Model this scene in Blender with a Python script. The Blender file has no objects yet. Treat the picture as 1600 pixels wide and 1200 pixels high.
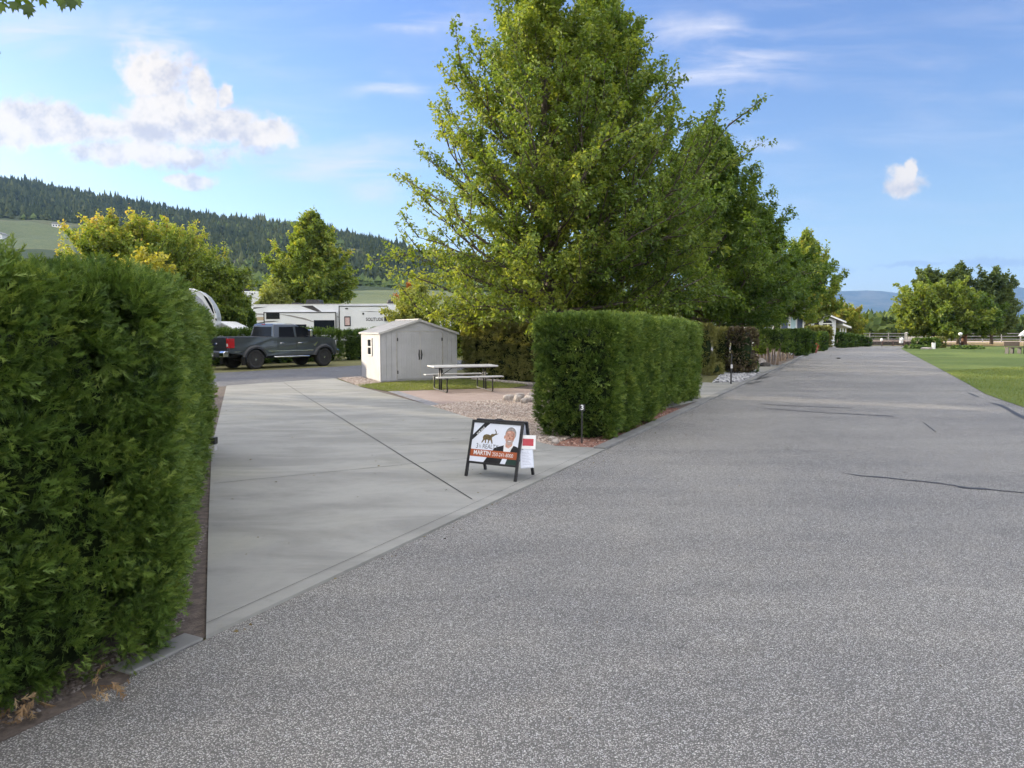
import bpy, bmesh, math, random
import numpy as np
from mathutils import Vector, Matrix
R = math.radians
rng = np.random.default_rng(7)
random.seed(7)
scene = bpy.context.scene
COL = scene.collection

# ---------------------------------------------------------------- camera
FPX, HOR, CAMH = 1109.0, 515.0, 1.7
PITCH = math.atan((600 - HOR) / FPX)
cam_d = bpy.data.cameras.new('camera')
cam_d.sensor_width = 36.0
cam_d.lens = 36.0 * FPX / 1600.0
cam_d.clip_start = 0.05
cam_d.clip_end = 60000
cam = bpy.data.objects.new('camera', cam_d)
COL.objects.link(cam)
cam.location = (0, 0, CAMH)
cam.rotation_euler = (R(90) - PITCH, 0, 0)
scene.camera = cam

# ---------------------------------------------------------------- light, sky, exposure
SUN_AZ = -61.0      # degrees from +Y, negative = to the left
SUN_EL = 10.5
SUN_DIR = Vector((math.sin(R(SUN_AZ)) * math.cos(R(SUN_EL)), math.cos(R(SUN_AZ)) * math.cos(R(SUN_EL)), math.sin(R(SUN_EL))))
sl = bpy.data.lights.new('sun', 'SUN')
sl.energy = 5.0
sl.angle = R(0.6)
sl.color = (1.0, 0.86, 0.66)
so = bpy.data.objects.new('sun', sl)
COL.objects.link(so)
so.rotation_euler = SUN_DIR.to_track_quat('Z', 'Y').to_euler()
scene.view_settings.view_transform = 'Standard'
scene.view_settings.look = 'None'
scene.view_settings.gamma = 1.0
scene.view_settings.exposure = 1.15
scene.cycles.max_bounces = 6
scene.cycles.diffuse_bounces = 3
scene.cycles.transmission_bounces = 3
scene.cycles.transparent_max_bounces = 4
scene.cycles.volume_bounces = 0
scene.cycles.use_adaptive_sampling = True
scene.cycles.adaptive_threshold = 0.03
scene.cycles.use_denoising = True
scene.cycles.sample_clamp_indirect = 4.0


class NT:
    """small node-tree helper"""
    def __init__(s, tree):
        s.t = tree; s.n = tree.nodes; s.l = tree.links
    def node(s, typ, **kw):
        n = s.n.new(typ)
        for k, v in kw.items():
            setattr(n, k, v)
        return n
    def link(s, a, b):
        s.l.new(a, b)
    def put(s, sock, v):
        if hasattr(v, 'is_output'):
            s.l.new(v, sock)
        elif v is not None:
            if hasattr(sock, 'default_value'):
                try:
                    sock.default_value = v
                except Exception:
                    sock.default_value = (v[0], v[1], v[2], 1.0)
    def m(s, op, a, b=None, c=None, clamp=False):
        n = s.node('ShaderNodeMath', operation=op, use_clamp=clamp)
        s.put(n.inputs[0], a)
        if b is not None: s.put(n.inputs[1], b)
        if c is not None: s.put(n.inputs[2], c)
        return n.outputs[0]
    def vm(s, op, a, b=None, scale=None):
        n = s.node('ShaderNodeVectorMath', operation=op)
        s.put(n.inputs[0], a)
        if b is not None: s.put(n.inputs[1], b)
        if scale is not None: s.put(n.inputs['Scale'], scale)
        return n.outputs['Value'] if op in ('LENGTH', 'DOT_PRODUCT', 'DISTANCE') else n.outputs[0]
    def mix(s, f, a, b, blend='MIX'):
        n = s.node('ShaderNodeMix', data_type='RGBA', blend_type=blend)
        s.put(n.inputs[0], f)
        for sock, v in ((n.inputs[6], a), (n.inputs[7], b)):
            if hasattr(v, 'is_output'): s.l.new(v, sock)
            else: sock.default_value = (v[0], v[1], v[2], 1.0)
        return n.outputs[2]
    def noise(s, vec, scale, detail=4, rough=0.5, lac=2.0, dist=0.0):
        n = s.node('ShaderNodeTexNoise')
        s.put(n.inputs['Vector'], vec)
        n.inputs['Scale'].default_value = scale
        n.inputs['Detail'].default_value = detail
        n.inputs['Roughness'].default_value = rough
        n.inputs['Lacunarity'].default_value = lac
        n.inputs['Distortion'].default_value = dist
        return n.outputs[0]
    def voro(s, vec, scale, feature='F1', rand=1.0, out=0):
        n = s.node('ShaderNodeTexVoronoi', feature=feature)
        s.put(n.inputs['Vector'], vec)
        n.inputs['Scale'].default_value = scale
        n.inputs['Randomness'].default_value = rand
        return n.outputs[out]
    def ramp(s, f, stops, interp='LINEAR'):
        n = s.node('ShaderNodeValToRGB')
        cr = n.color_ramp; cr.interpolation = interp
        while len(cr.elements) < len(stops): cr.elements.new(0.5)
        for e, (p, c) in zip(cr.elements, stops):
            e.position = p; e.color = (c[0], c[1], c[2], 1.0) if len(c) == 3 else c
        s.put(n.inputs[0], f)
        return n.outputs[0]
    def sstep(s, x, lo, hi):
        n = s.node('ShaderNodeMapRange', interpolation_type='SMOOTHSTEP')
        s.put(n.inputs[0], x)
        n.inputs[1].default_value = lo; n.inputs[2].default_value = hi
        n.inputs[3].default_value = 0; n.inputs[4].default_value = 1
        return n.outputs[0]
    def bump(s, h, strength=0.3, dist=0.01, normal=None):
        n = s.node('ShaderNodeBump')
        s.put(n.inputs['Height'], h)
        n.inputs['Strength'].default_value = strength
        n.inputs['Distance'].default_value = dist
        if normal is not None: s.put(n.inputs['Normal'], normal)
        return n.outputs[0]


def px_dir(px, py):
    """world direction of a pixel of the 1600x1200 photograph"""
    x = (px - 800) / FPX; y = (600 - py) / FPX
    c, s_ = math.cos(PITCH), math.sin(PITCH)
    return Vector((x, c + y * s_, -s_ + y * c))
def G(px, py, z=0.0):
    d = px_dir(px, py); t = (z - CAMH) / d.z
    return (d.x * t, d.y * t)
def XZ(px, py, Y):
    d = px_dir(px, py); t = Y / d.y
    return (d.x * t, CAMH + d.z * t)


# ---- world
world = bpy.data.worlds.new('World')
scene.world = world
world.use_nodes = True
w = NT(world.node_tree)
w.n.clear()
sky = w.node('ShaderNodeTexSky', sky_type='NISHITA')
sky.sun_disc = False
sky.sun_elevation = R(SUN_EL)
sky.sun_rotation = R(SUN_AZ)
sky.altitude = 350
sky.air_density = 1.0
sky.dust_density = 0.6
sky.ozone_density = 2.2
tc = w.node('ShaderNodeTexCoord')
sep = w.node('ShaderNodeSeparateXYZ')
w.link(tc.outputs['Generated'], sep.inputs[0])
dx, dy, dz = sep.outputs
ysafe = w.m('MAXIMUM', dy, 0.02)
U = w.m('DIVIDE', dx, ysafe)
V = w.m('DIVIDE', dz, ysafe)
cmb = w.node('ShaderNodeCombineXYZ'); w.link(U, cmb.inputs[0]); w.link(V, cmb.inputs[1]); cmb.inputs[2].default_value = 3.7
UV = cmb.outputs[0]
wn = w.node('ShaderNodeTexNoise'); w.link(UV, wn.inputs['Vector']); wn.inputs['Scale'].default_value = 13.0; wn.inputs['Detail'].default_value = 5; wn.inputs['Roughness'].default_value = 0.6
wofs = w.vm('SCALE', w.vm('SUBTRACT', wn.outputs['Color'], (0.5, 0.5, 0.5)), scale=0.075)
sepw = w.node('ShaderNodeSeparateXYZ'); w.link(wofs, sepw.inputs[0])
U2 = w.m('ADD', U, sepw.outputs[0]); V2 = w.m('ADD', V, w.m('MULTIPLY', sepw.outputs[1], 0.7))
def uv_of(px, py):
    d = px_dir(px, py); return d.x / d.y, d.z / d.y
def blob(px, py, rx, ry):
    u0, v0 = uv_of(px, py)
    a = w.m('MULTIPLY', w.m('SUBTRACT', U2, u0), FPX / rx)
    b = w.m('MULTIPLY', w.m('SUBTRACT', V2, v0), FPX / ry)
    r = w.m('SQRT', w.m('ADD', w.m('MULTIPLY', a, a), w.m('MULTIPLY', b, b)))
    return w.m('SUBTRACT', 1.0, r)
def vmax(l):
    o = l[0]
    for x in l[1:]:
        o = w.m('MAXIMUM', o, x)
    return o
front = w.sstep(dy, 0.03, 0.1)
warp = w.noise(UV, 22.0, 9, 0.62)
warp2 = w.noise(w.vm('ADD', UV, (0.011, 0.016, 0.0)), 22.0, 9, 0.62)
big = w.noise(w.vm('ADD', UV, (5.0, 2.0, 1.0)), 7.0, 4, 0.5)
cum = vmax([blob(238, 118, 62, 50), blob(250, 172, 95, 46), blob(312, 150, 26, 44), blob(350, 152, 16, 24),
            blob(330, 200, 95, 34), blob(405, 215, 62, 30), blob(130, 200, 200, 36), blob(60, 190, 120, 40), blob(230, 240, 170, 24), blob(300, 278, 60, 14), blob(20, 210, 120, 26),
            blob(1411, 276, 38, 22), blob(1424, 268, 18, 20)])
amp = 1.6
cd = w.m('ADD', cum, w.m('MULTIPLY', w.m('SUBTRACT', warp, 0.5), amp))
cdens = w.sstep(cd, -0.04, 0.50)
# sun comes from the lower left: compare with the cloud a little way towards it
selfsh = w.m('SUBTRACT', warp, warp2)
shade = w.m('ADD', w.m('MULTIPLY', selfsh, 4.5), w.m('MULTIPLY', w.m('SUBTRACT', big, 0.5), 2.6))
greys = vmax([blob(265, 130, 40, 42), blob(250, 203, 90, 12), blob(330, 205, 55, 22), blob(420, 240, 40, 8), blob(290, 250, 60, 10), blob(1440, 282, 14, 8)])
shade = w.m('ADD', shade, w.m('MULTIPLY', w.m('MAXIMUM', w.m('ADD', greys, 0.35), 0.0), 0.75))
shade = w.sstep(shade, -0.35, 1.25)
ccol = w.mix(shade, (0.49, 0.43, 0.35), (0.30, 0.275, 0.275))
# cirrus streaks
str_map = w.node('ShaderNodeMapping'); w.link(UV, str_map.inputs[0])
str_map.inputs['Rotation'].default_value = (0, 0, R(-6)); str_map.inputs['Scale'].default_value = (3.0, 16.0, 1.0)
st = w.noise(str_map.outputs[0], 1.6, 7, 0.55, dist=0.5)
cir_m = vmax([blob(1140, 95, 190, 62), blob(1100, 60, 120, 45), blob(610, 140, 90, 26), blob(600, 300, 120, 30), blob(240, 60, 110, 70), blob(1215, 228, 70, 20), blob(60, 290, 140, 40), blob(680, 30, 130, 22), blob(40, 60, 160, 70), blob(520, 255, 200, 50)])
cir = w.m('MULTIPLY', w.sstep(cir_m, 0.0, 0.95), w.sstep(st, 0.36, 0.72))
thin = w.m('MULTIPLY', w.sstep(st, 0.40, 0.8), 0.26)
cir = w.m('MULTIPLY', w.m('ADD', cir, thin, clamp=True), front)
# low grey streaks
low_m = vmax([blob(1560, 408, 90, 9), blob(1420, 416, 80, 5), blob(1310, 418, 30, 6)])
low = w.m('MULTIPLY', w.sstep(w.m('ADD', low_m, w.m('MULTIPLY', w.m('SUBTRACT', st, 0.5), 1.6)), 0.05, 0.7), 0.75)
# sky colour
skyc = w.vm('SCALE', sky.outputs[0], scale=0.105)
grad = w.sstep(dz, 0.0, 0.5)
tint = w.mix(grad, (0.97, 0.95, 0.99), (0.80, 0.87, 1.26))
skyc = w.mix(1.0, skyc, tint, 'MULTIPLY')
# added bright clouds, unseen overhead and behind the viewer, to lift the shade
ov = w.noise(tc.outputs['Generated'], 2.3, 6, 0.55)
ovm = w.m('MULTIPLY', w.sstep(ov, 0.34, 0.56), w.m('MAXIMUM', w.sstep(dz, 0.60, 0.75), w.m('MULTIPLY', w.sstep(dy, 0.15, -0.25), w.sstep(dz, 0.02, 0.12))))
c1 = w.mix(w.m('MULTIPLY', cir, 0.85), skyc, (0.38, 0.38, 0.43))
c2 = w.mix(w.m('MULTIPLY', low, front), c1, (0.16, 0.20, 0.28))
c3 = w.mix(w.m('MULTIPLY', w.m('MULTIPLY', cdens, 0.97), front), c2, ccol)
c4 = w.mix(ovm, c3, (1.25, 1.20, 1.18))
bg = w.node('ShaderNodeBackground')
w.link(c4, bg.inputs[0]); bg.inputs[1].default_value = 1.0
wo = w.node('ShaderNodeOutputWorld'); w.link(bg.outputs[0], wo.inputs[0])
world.cycles.sampling_method = 'MANUAL'
world.cycles.sample_map_resolution = 512

# ---------------------------------------------------------------- helpers
def tag(o, label=None, cat=None, group=None, kind=None):
    if label: o['label'] = label
    if cat: o['category'] = cat
    if group: o['group'] = group
    if kind: o['kind'] = kind
    return o
def empty(name, loc=(0, 0, 0), rz=0.0):
    o = bpy.data.objects.new(name, None); COL.objects.link(o)
    o.location = loc; o.rotation_euler = (0, 0, rz); o.empty_display_size = 0.2
    return o
def link_mesh(name, me, mats, parent=None):
    o = bpy.data.objects.new(name, me)
    for m_ in (mats if isinstance(mats, (list, tuple)) else [mats]):
        me.materials.append(m_)
    COL.objects.link(o)
    if parent is not None: o.parent = parent
    return o
KIDS = {}
def copy_tree(o, parent=None):
    c = o.copy(); COL.objects.link(c); c.parent = parent
    for ch in [x for x in COL.objects if x.parent == o]:
        copy_tree(ch, c)
    return c

class MB:
    """collects shapes into one mesh"""
    def __init__(s): s.v = []; s.f = []; s.mi = []; s.M = Matrix.Identity(4)
    def pt(s, p):
        s.v.append(tuple(s.M @ Vector(p))); return len(s.v) - 1
    def face(s, ids, mi=0):
        s.f.append(tuple(ids)); s.mi.append(mi)
    def poly(s, pts, mi=0):
        s.face([s.pt(p) for p in pts], mi)
    def box(s, x0, x1, y0, y1, z0, z1, mi=0):
        a = [s.pt(p) for p in ((x0, y0, z0), (x1, y0, z0), (x1, y1, z0), (x0, y1, z0), (x0, y0, z1), (x1, y0, z1), (x1, y1, z1), (x0, y1, z1))]
        for q in ((0, 3, 2, 1), (4, 5, 6, 7), (0, 1, 5, 4), (1, 2, 6, 5), (2, 3, 7, 6), (3, 0, 4, 7)):
            s.face([a[i] for i in q], mi)
        return s
    def prism(s, pts, axis, a0, a1, mi=0):
        """extrude a 2D outline along an axis; axis 'y': pts=(x,z); 'x': pts=(y,z); 'z': pts=(x,y)"""
        def P(p, a):
            return {'y': (p[0], a, p[1]), 'x': (a, p[0], p[1]), 'z': (p[0], p[1], a)}[axis]
        A = [s.pt(P(p, a0)) for p in pts]; B = [s.pt(P(p, a1)) for p in pts]
        s.face(A[::-1], mi); s.face(B, mi)
        n = len(pts)
        for i in range(n):
            s.face((A[i], A[(i + 1) % n], B[(i + 1) % n], B[i]), mi)
        return s
    def loft(s, rings, cap=True, mi=0, close=True):
        ids = [[s.pt(p) for p in r] for r in rings]
        n = len(rings[0])
        for a, b in zip(ids[:-1], ids[1:]):
            for i in range(n if close else n - 1):
                s.face((a[i], a[(i + 1) % n], b[(i + 1) % n], b[i]), mi)
        if cap:
            s.face(ids[0][::-1], mi); s.face(ids[-1], mi)
        return s
    def tube(s, pts, rad, n=8, mi=0, cap=True):
        pts = [Vector(p) for p in pts]
        rads = rad if isinstance(rad, (list, tuple)) else [rad] * len(pts)
        rings = []; up = Vector((0, 0, 1)); pu = None
        for i, p in enumerate(pts):
            d = (pts[min(i + 1, len(pts) - 1)] - pts[max(i - 1, 0)]).normalized()
            if pu is None:
                ref = up if abs(d.z) < 0.9 else Vector((1, 0, 0))
                pu = d.cross(ref).normalized()
            pu = (pu - d * pu.dot(d)).normalized(); pv = d.cross(pu)
            rings.append([tuple(p + (pu * math.cos(2 * math.pi * k / n) + pv * math.sin(2 * math.pi * k / n)) * rads[i]) for k in range(n)])
        return s.loft(rings, cap, mi)
    def cyl(s, c, r, axis, a0, a1, n=24, mi=0):
        pts = [(c[0] + r * math.cos(2 * math.pi * k / n), c[1] + r * math.sin(2 * math.pi * k / n)) for k in range(n)]
        return s.prism(pts, axis, a0, a1, mi)
    def lathe(s, prof, n=24, mi=0, axis='z'):
        rings = []
        for r, h in prof:
            ring = []
            for k in range(n):
                a = 2 * math.pi * k / n
                x, y = r * math.cos(a), r * math.sin(a)
                ring.append({'z': (x, y, h), 'y': (x, h, y), 'x': (h, x, y)}[axis])
            rings.append(ring)
        return s.loft(rings, True, mi)
    def ball(s, c, rx, ry, rz, n=10, mi=0):
        rings = []
        for i in range(1, n):
            t = math.pi * i / n
            rings.append([(c[0] + rx * math.sin(t) * math.cos(2 * math.pi * k / (2 * n)), c[1] + ry * math.sin(t) * math.sin(2 * math.pi * k / (2 * n)), c[2] - rz * math.cos(t)) for k in range(2 * n)])
        return s.loft(rings, True, mi)
    def build(s, name, mats, parent=None, bevel=0.0, smooth=False, seg=2):
        me = bpy.data.meshes.new(name)
        me.from_pydata(s.v, [], s.f)
        me.polygons.foreach_set('material_index', s.mi)
        if smooth: me.polygons.foreach_set('use_smooth', [True] * len(s.f))
        me.update()
        bm = bmesh.new(); bm.from_mesh(me); bmesh.ops.recalc_face_normals(bm, faces=bm.faces); bm.to_mesh(me); bm.free()
        o = link_mesh(name, me, mats, parent)
        if bevel > 0:
            b = o.modifiers.new('bevel', 'BEVEL'); b.width = bevel; b.segments = seg; b.limit_method = 'ANGLE'; b.angle_limit = R(40)
        return o

def tri_mesh(name, verts, tris, mats, parent=None, tone=None, smooth=False, mi=None):
    verts = np.ascontiguousarray(verts, dtype=np.float32).reshape(-1, 3)
    tris = np.ascontiguousarray(tris, dtype=np.int32).reshape(-1, 3)
    me = bpy.data.meshes.new(name)
    me.vertices.add(len(verts)); me.vertices.foreach_set('co', verts.ravel())
    me.loops.add(tris.size); me.loops.foreach_set('vertex_index', tris.ravel())
    me.polygons.add(len(tris)); me.polygons.foreach_set('loop_start', np.arange(0, tris.size, 3, dtype=np.int32))
    if smooth: me.polygons.foreach_set('use_smooth', np.ones(len(tris), dtype=bool))
    if mi is not None: me.polygons.foreach_set('material_index', np.asarray(mi, dtype=np.int32))
    if tone is not None:
        a = me.attributes.new('tone', 'FLOAT', 'POINT'); a.data.foreach_set('value', np.asarray(tone, dtype=np.float32))
    me.update(calc_edges=True)
    return link_mesh(name, me, mats, parent)

def _hash(ix, iy, iz, seed):
    h = (ix * 374761393 + iy * 668265263 + iz * 2147483647 + seed * 1274126177) & 0xffffffff
    h = ((h ^ (h >> 13)) * 1274126177) & 0xffffffff
    return ((h ^ (h >> 16)) & 0xffff) / 65535.0
def vnoise(P, scale=1.0, seed=0):
    P = np.asarray(P, dtype=np.float64) * scale + 1000.0
    I = np.floor(P).astype(np.int64); F = P - I; F = F * F * (3 - 2 * F)
    out = 0
    for a in (0, 1):
        for b in (0, 1):
            for c in (0, 1):
                wgt = (F[:, 0] if a else 1 - F[:, 0]) * (F[:, 1] if b else 1 - F[:, 1]) * (F[:, 2] if c else 1 - F[:, 2])
                out = out + wgt * _hash(I[:, 0] + a, I[:, 1] + b, I[:, 2] + c, seed)
    return out * 2 - 1
def fnoise(P, scale=1.0, seed=0, oct=3):
    o = 0; a = 1.0; t = 0
    for k in range(oct):
        o = o + a * vnoise(P, scale * 2 ** k, seed + k * 17); t += a; a *= 0.5
    return o / t
def nrm(a):
    return a / np.maximum(np.linalg.norm(a, axis=1, keepdims=True), 1e-9)

# ---------------------------------------------------------------- materials
def newmat(name):
    m_ = bpy.data.materials.new(name); m_.use_nodes = True
    t = NT(m_.node_tree); t.n.clear()
    out = t.node('ShaderNodeOutputMaterial')
    p = t.node('ShaderNodeBsdfPrincipled'); t.link(p.outputs[0], out.inputs[0])
    tc_ = t.node('ShaderNodeTexCoord')
    return m_, t, p, tc_.outputs['Object'], out
def pmat(name, c1, c2=None, scale=6.0, rough=0.6, metal=0.0, bump=0.0, bscale=None, spec=0.5, coat=0.0, rv=0.1):
    m_, t, p, oc, out = newmat(name)
    c2 = c2 or tuple(x * 0.86 for x in c1)
    n = t.noise(oc, scale, 6, 0.6)
    col = t.mix(t.sstep(n, 0.35, 0.68), c1, c2)
    t.link(col, p.inputs['Base Color'])
    t.link(t.m('ADD', rough - rv / 2, t.m('MULTIPLY', n, rv)), p.inputs['Roughness'])
    p.inputs['Metallic'].default_value = metal
    p.inputs['Specular IOR Level'].default_value = spec
    p.inputs['Coat Weight'].default_value = coat
    if bump:
        b = t.noise(oc, bscale or scale * 8, 4, 0.6)
        t.link(t.bump(b, bump, 0.01), p.inputs['Normal'])
    return m_
def leafmat(name, cols, trans=0.35, rough=0.55, spec=0.3, tcol=1.35):
    m_, t, p, oc, out = newmat(name)
    at = t.node('ShaderNodeAttribute'); at.attribute_name = 'tone'
    n = len(cols)
    col = t.ramp(at.outputs['Fac'], [(i / (n - 1), c) for i, c in enumerate(cols)])
    t.link(col, p.inputs['Base Color'])
    p.inputs['Roughness'].default_value = rough; p.inputs['Specular IOR Level'].default_value = spec
    tr = t.node('ShaderNodeBsdfTranslucent')
    tcn = t.mix(1.0, col, (1.25 * tcol, 1.15 * tcol, 0.45 * tcol), 'MULTIPLY')
    t.link(tcn, tr.inputs[0])
    ms = t.node('ShaderNodeMixShader'); ms.inputs[0].default_value = trans
    t.link(p.outputs[0], ms.inputs[1]); t.link(tr.outputs[0], ms.inputs[2]); t.link(ms.outputs[0], out.inputs[0])
    return m_

# asphalt ------------------------------------------------------------
def asphalt(name, base, k=1.0):
    m_, t, p, oc, out = newmat(name)
    big = t.noise(oc, 0.35, 4, 0.6); mid = t.noise(oc, 2.5, 5, 0.65)
    vcol = t.voro(oc, 135.0 * k, out=1)
    sepc = t.node('ShaderNodeSeparateColor'); t.link(vcol, sepc.inputs[0])
    vd = t.voro(oc, 135.0 * k)
    lum = t.ramp(sepc.outputs[0], [(0.0, tuple(x * 0.26 for x in base)), (0.5, tuple(x * 0.9 for x in base)), (0.85, tuple(x * 1.4 for x in base)), (1.0, tuple(min(.6, x * 1.65) for x in base))])
    stone = t.sstep(vd, 0.62, 0.30)
    col = t.mix(stone, tuple(x * 0.30 for x in base), lum)
    col = t.mix(t.sstep(big, 0.35, 0.7), col, t.mix(1.0, col, (0.80, 0.81, 0.84), 'MULTIPLY'))
    col = t.mix(t.m('MULTIPLY', t.sstep(mid, 0.4, 0.75), 0.5), col, t.mix(1.0, col, (1.18, 1.15, 1.1), 'MULTIPLY'))
    # worn tracks and old repairs run along the road
    mpt = t.node('ShaderNodeMapping'); t.link(oc, mpt.inputs[0]); mpt.inputs['Rotation'].default_value = (0, 0, R(-64)); mpt.inputs['Scale'].default_value = (0.10, 1.0, 1)
    trk = t.noise(mpt.outputs[0], 1.3, 5, 0.6, dist=0.4)
    col = t.mix(t.m('MULTIPLY', t.sstep(trk, 0.42, 0.62), 0.55), col, t.mix(1.0, col, (0.80, 0.80, 0.82), 'MULTIPLY'))
    sp3 = t.noise(t.vm('ADD', oc, (3.1, 9.7, 0)), 1.4, 7, 0.7)
    col = t.mix(t.m('MULTIPLY', t.sstep(sp3, 0.64, 0.72), 0.5), col, t.mix(1.0, col, (0.55, 0.55, 0.56), 'MULTIPLY'))
    # sparse white chips
    v2 = t.voro(oc, 54.0 * k); v2c = t.voro(oc, 54.0 * k, out=1)
    s2 = t.node('ShaderNodeSeparateColor'); t.link(v2c, s2.inputs[0])
    chip = t.m('MULTIPLY', t.sstep(v2, 0.30, 0.20), t.sstep(s2.outputs[1], 0.90, 0.94))
    col = t.mix(chip, col, (0.62, 0.60, 0.56))
    t.link(col, p.inputs['Base Color'])
    p.inputs['Roughness'].default_value = 0.72; p.inputs['Specular IOR Level'].default_value = 0.35
    h = t.m('ADD', t.m('MULTIPLY', stone, t.m('ADD', 0.5, sepc.outputs[1])), t.m('MULTIPLY', chip, 0.8))
    t.link(t.bump(h, 0.75, 0.006), p.inputs['Normal'])
    return m_
M_road = asphalt('road_asphalt', (0.45, 0.438, 0.405))
M_back_road = asphalt('back_road_asphalt', (0.28, 0.285, 0.30), 1.2)

def concrete(name, base, streak=True):
    m_, t, p, oc, out = newmat(name)
    mp = t.node('ShaderNodeMapping'); t.link(oc, mp.inputs[0])
    mp.inputs['Rotation'].default_value = (0, 0, R(-23.4)); mp.inputs['Scale'].default_value = (0.55, 1.3, 1)
    big = t.noise(mp.outputs[0], 1.1, 7, 0.62, dist=0.6); mid = t.noise(oc, 9.0, 6, 0.65); fine = t.noise(oc, 160.0, 3, 0.6)
    col = t.mix(t.sstep(big, 0.36, 0.66), tuple(x * 1.06 for x in base), tuple(x * 0.76 for x in base))
    col = t.mix(t.m('MULTIPLY', t.sstep(mid, 0.35, 0.8), 0.45), col, t.mix(1.0, col, (0.82, 0.85, 0.84), 'MULTIPLY'))
    bl = t.noise(oc, 0.45, 3, 0.5)
    col = t.mix(t.m('MULTIPLY', t.sstep(bl, 0.5, 0.75), 0.6), col, t.mix(1.0, col, (1.12, 1.10, 0.92), 'MULTIPLY'))
    mp2 = t.node('ShaderNodeMapping'); t.link(oc, mp2.inputs[0])
    mp2.inputs['Rotation'].default_value = (0, 0, R(-23.4)); mp2.inputs['Scale'].default_value = (6, 90, 1)
    br = t.noise(mp2.outputs[0], 1.0, 3, 0.5)
    col = t.mix(t.m('MULTIPLY', t.m('ADD', br, fine), 0.12), col, (0.1, 0.1, 0.1))
    sp = t.noise(t.vm('ADD', oc, (7.3, 1.1, 0)), 3.2, 8, 0.75)
    col = t.mix(t.m('MULTIPLY', t.sstep(sp, 0.60, 0.74), 0.65), col, tuple(x * 0.45 for x in base))
    t.link(col, p.inputs['Base Color']); p.inputs['Roughness'].default_value = 0.8; p.inputs['Specular IOR Level'].default_value = 0.3
    t.link(t.bump(t.m('ADD', t.m('MULTIPLY', br, 1.0), fine), 0.35, 0.003), p.inputs['Normal'])
    return m_
M_conc = concrete('weathered_concrete', (0.30, 0.299, 0.274))
M_curb = concrete('kerb_concrete', (0.22, 0.22, 0.212))
M_joint = pmat('joint_gap', (0.03, 0.03, 0.03), rough=0.95)
M_tar = pmat('crack_tar', (0.014, 0.014, 0.017), (0.025, 0.025, 0.028), 12, 0.55)

def grassmat(name, a, b, c, sc=1.0):
    m_, t, p, oc, out = newmat(name)
    n1 = t.noise(oc, 0.30 * sc, 5, 0.6); n2 = t.noise(oc, 5.0 * sc, 6, 0.7); n3 = t.noise(oc, 70 * sc, 3, 0.7)
    col = t.mix(t.sstep(n1, 0.35, 0.68), a, b)
    col = t.mix(t.m('MULTIPLY', t.sstep(n2, 0.45, 0.75), 0.7), col, c)
    col = t.mix(t.m('MULTIPLY', t.sstep(n3, 0.4, 0.7), 0.5), col, tuple(x * 0.45 for x in a))
    t.link(col, p.inputs['Base Color']); p.inputs['Roughness'].default_value = 0.9; p.inputs['Specular IOR Level'].default_value = 0.15
    t.link(t.bump(t.m('ADD', n3, n2), 0.9, 0.03), p.inputs['Normal'])
    return m_
M_lawn = grassmat('mown_lawn', (0.12, 0.18, 0.05), (0.15, 0.20, 0.055), (0.24, 0.25, 0.08))
M_patch_grass = grassmat('patchy_grass', (0.17, 0.175, 0.075), (0.22, 0.21, 0.09), (0.30, 0.25, 0.15), 2)
M_ground = grassmat('rough_ground', (0.14, 0.15, 0.06), (0.20, 0.18, 0.09), (0.24, 0.2, 0.11), 0.6)
M_drygrass = grassmat('dry_straw', (0.42, 0.32, 0.16), (0.36, 0.27, 0.13), (0.5, 0.40, 0.22), 1)
M_blade = leafmat('grass_blades', [(0.09, 0.13, 0.03), (0.16, 0.21, 0.05), (0.28, 0.29, 0.10)], 0.3, 0.6)
def gravelmat(name, stops, sc):
    m_, t, p, oc, out = newmat(name)
    vc = t.voro(oc, sc, out=1); vd = t.voro(oc, sc)
    s_ = t.node('ShaderNodeSeparateColor'); t.link(vc, s_.inputs[0])
    col = t.ramp(s_.outputs[0], stops)
    edge = t.sstep(vd, 0.35, 0.75)
    col = t.mix(t.m('MULTIPLY', edge, 0.75), col, tuple(x * 0.25 for x in stops[0][1]))
    t.link(col, p.inputs['Base Color']); p.inputs['Roughness'].default_value = 0.85
    t.link(t.bump(t.m('SUBTRACT', 1.0, vd), 1.0, 0.02), p.inputs['Normal'])
    return m_
GRAVEL = [(0.0, (0.22, 0.16, 0.13)), (0.35, (0.40, 0.31, 0.25)), (0.7, (0.52, 0.43, 0.35)), (1.0, (0.66, 0.60, 0.53))]
M_gravel = gravelmat('pea_gravel', GRAVEL, 38)
M_grey_gravel = gravelmat('grey_river_rock', [(0.0, (0.16, 0.17, 0.18)), (0.5, (0.36, 0.37, 0.39)), (1.0, (0.6, 0.61, 0.62))], 16)
def pebblemat(name, cols):
    m_, t, p, oc, out = newmat(name)
    at = t.node('ShaderNodeAttribute'); at.attribute_name = 'tone'
    col = t.ramp(at.outputs['Fac'], cols)
    n = t.noise(oc, 90, 4, 0.6)
    col = t.mix(t.m('MULTIPLY', n, 0.35), col, (0.2, 0.17, 0.15))
    t.link(col, p.inputs['Base Color']); p.inputs['Roughness'].default_value = 0.8
    return m_
M_pebble = pebblemat('tan_pebbles', GRAVEL)
M_greypeb = pebblemat('grey_pebbles', [(0.0, (0.14, 0.15, 0.16)), (0.5, (0.36, 0.37, 0.39)), (1.0, (0.62, 0.63, 0.64))])
M_soil = pmat('bark_soil', (0.075, 0.06, 0.05), (0.15, 0.12, 0.10), 14, 0.95, bump=1.0, bscale=60)
M_redsoil = pmat('red_bark', (0.20, 0.085, 0.06), (0.32, 0.17, 0.12), 18, 0.95, bump=1.0, bscale=70)
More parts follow.
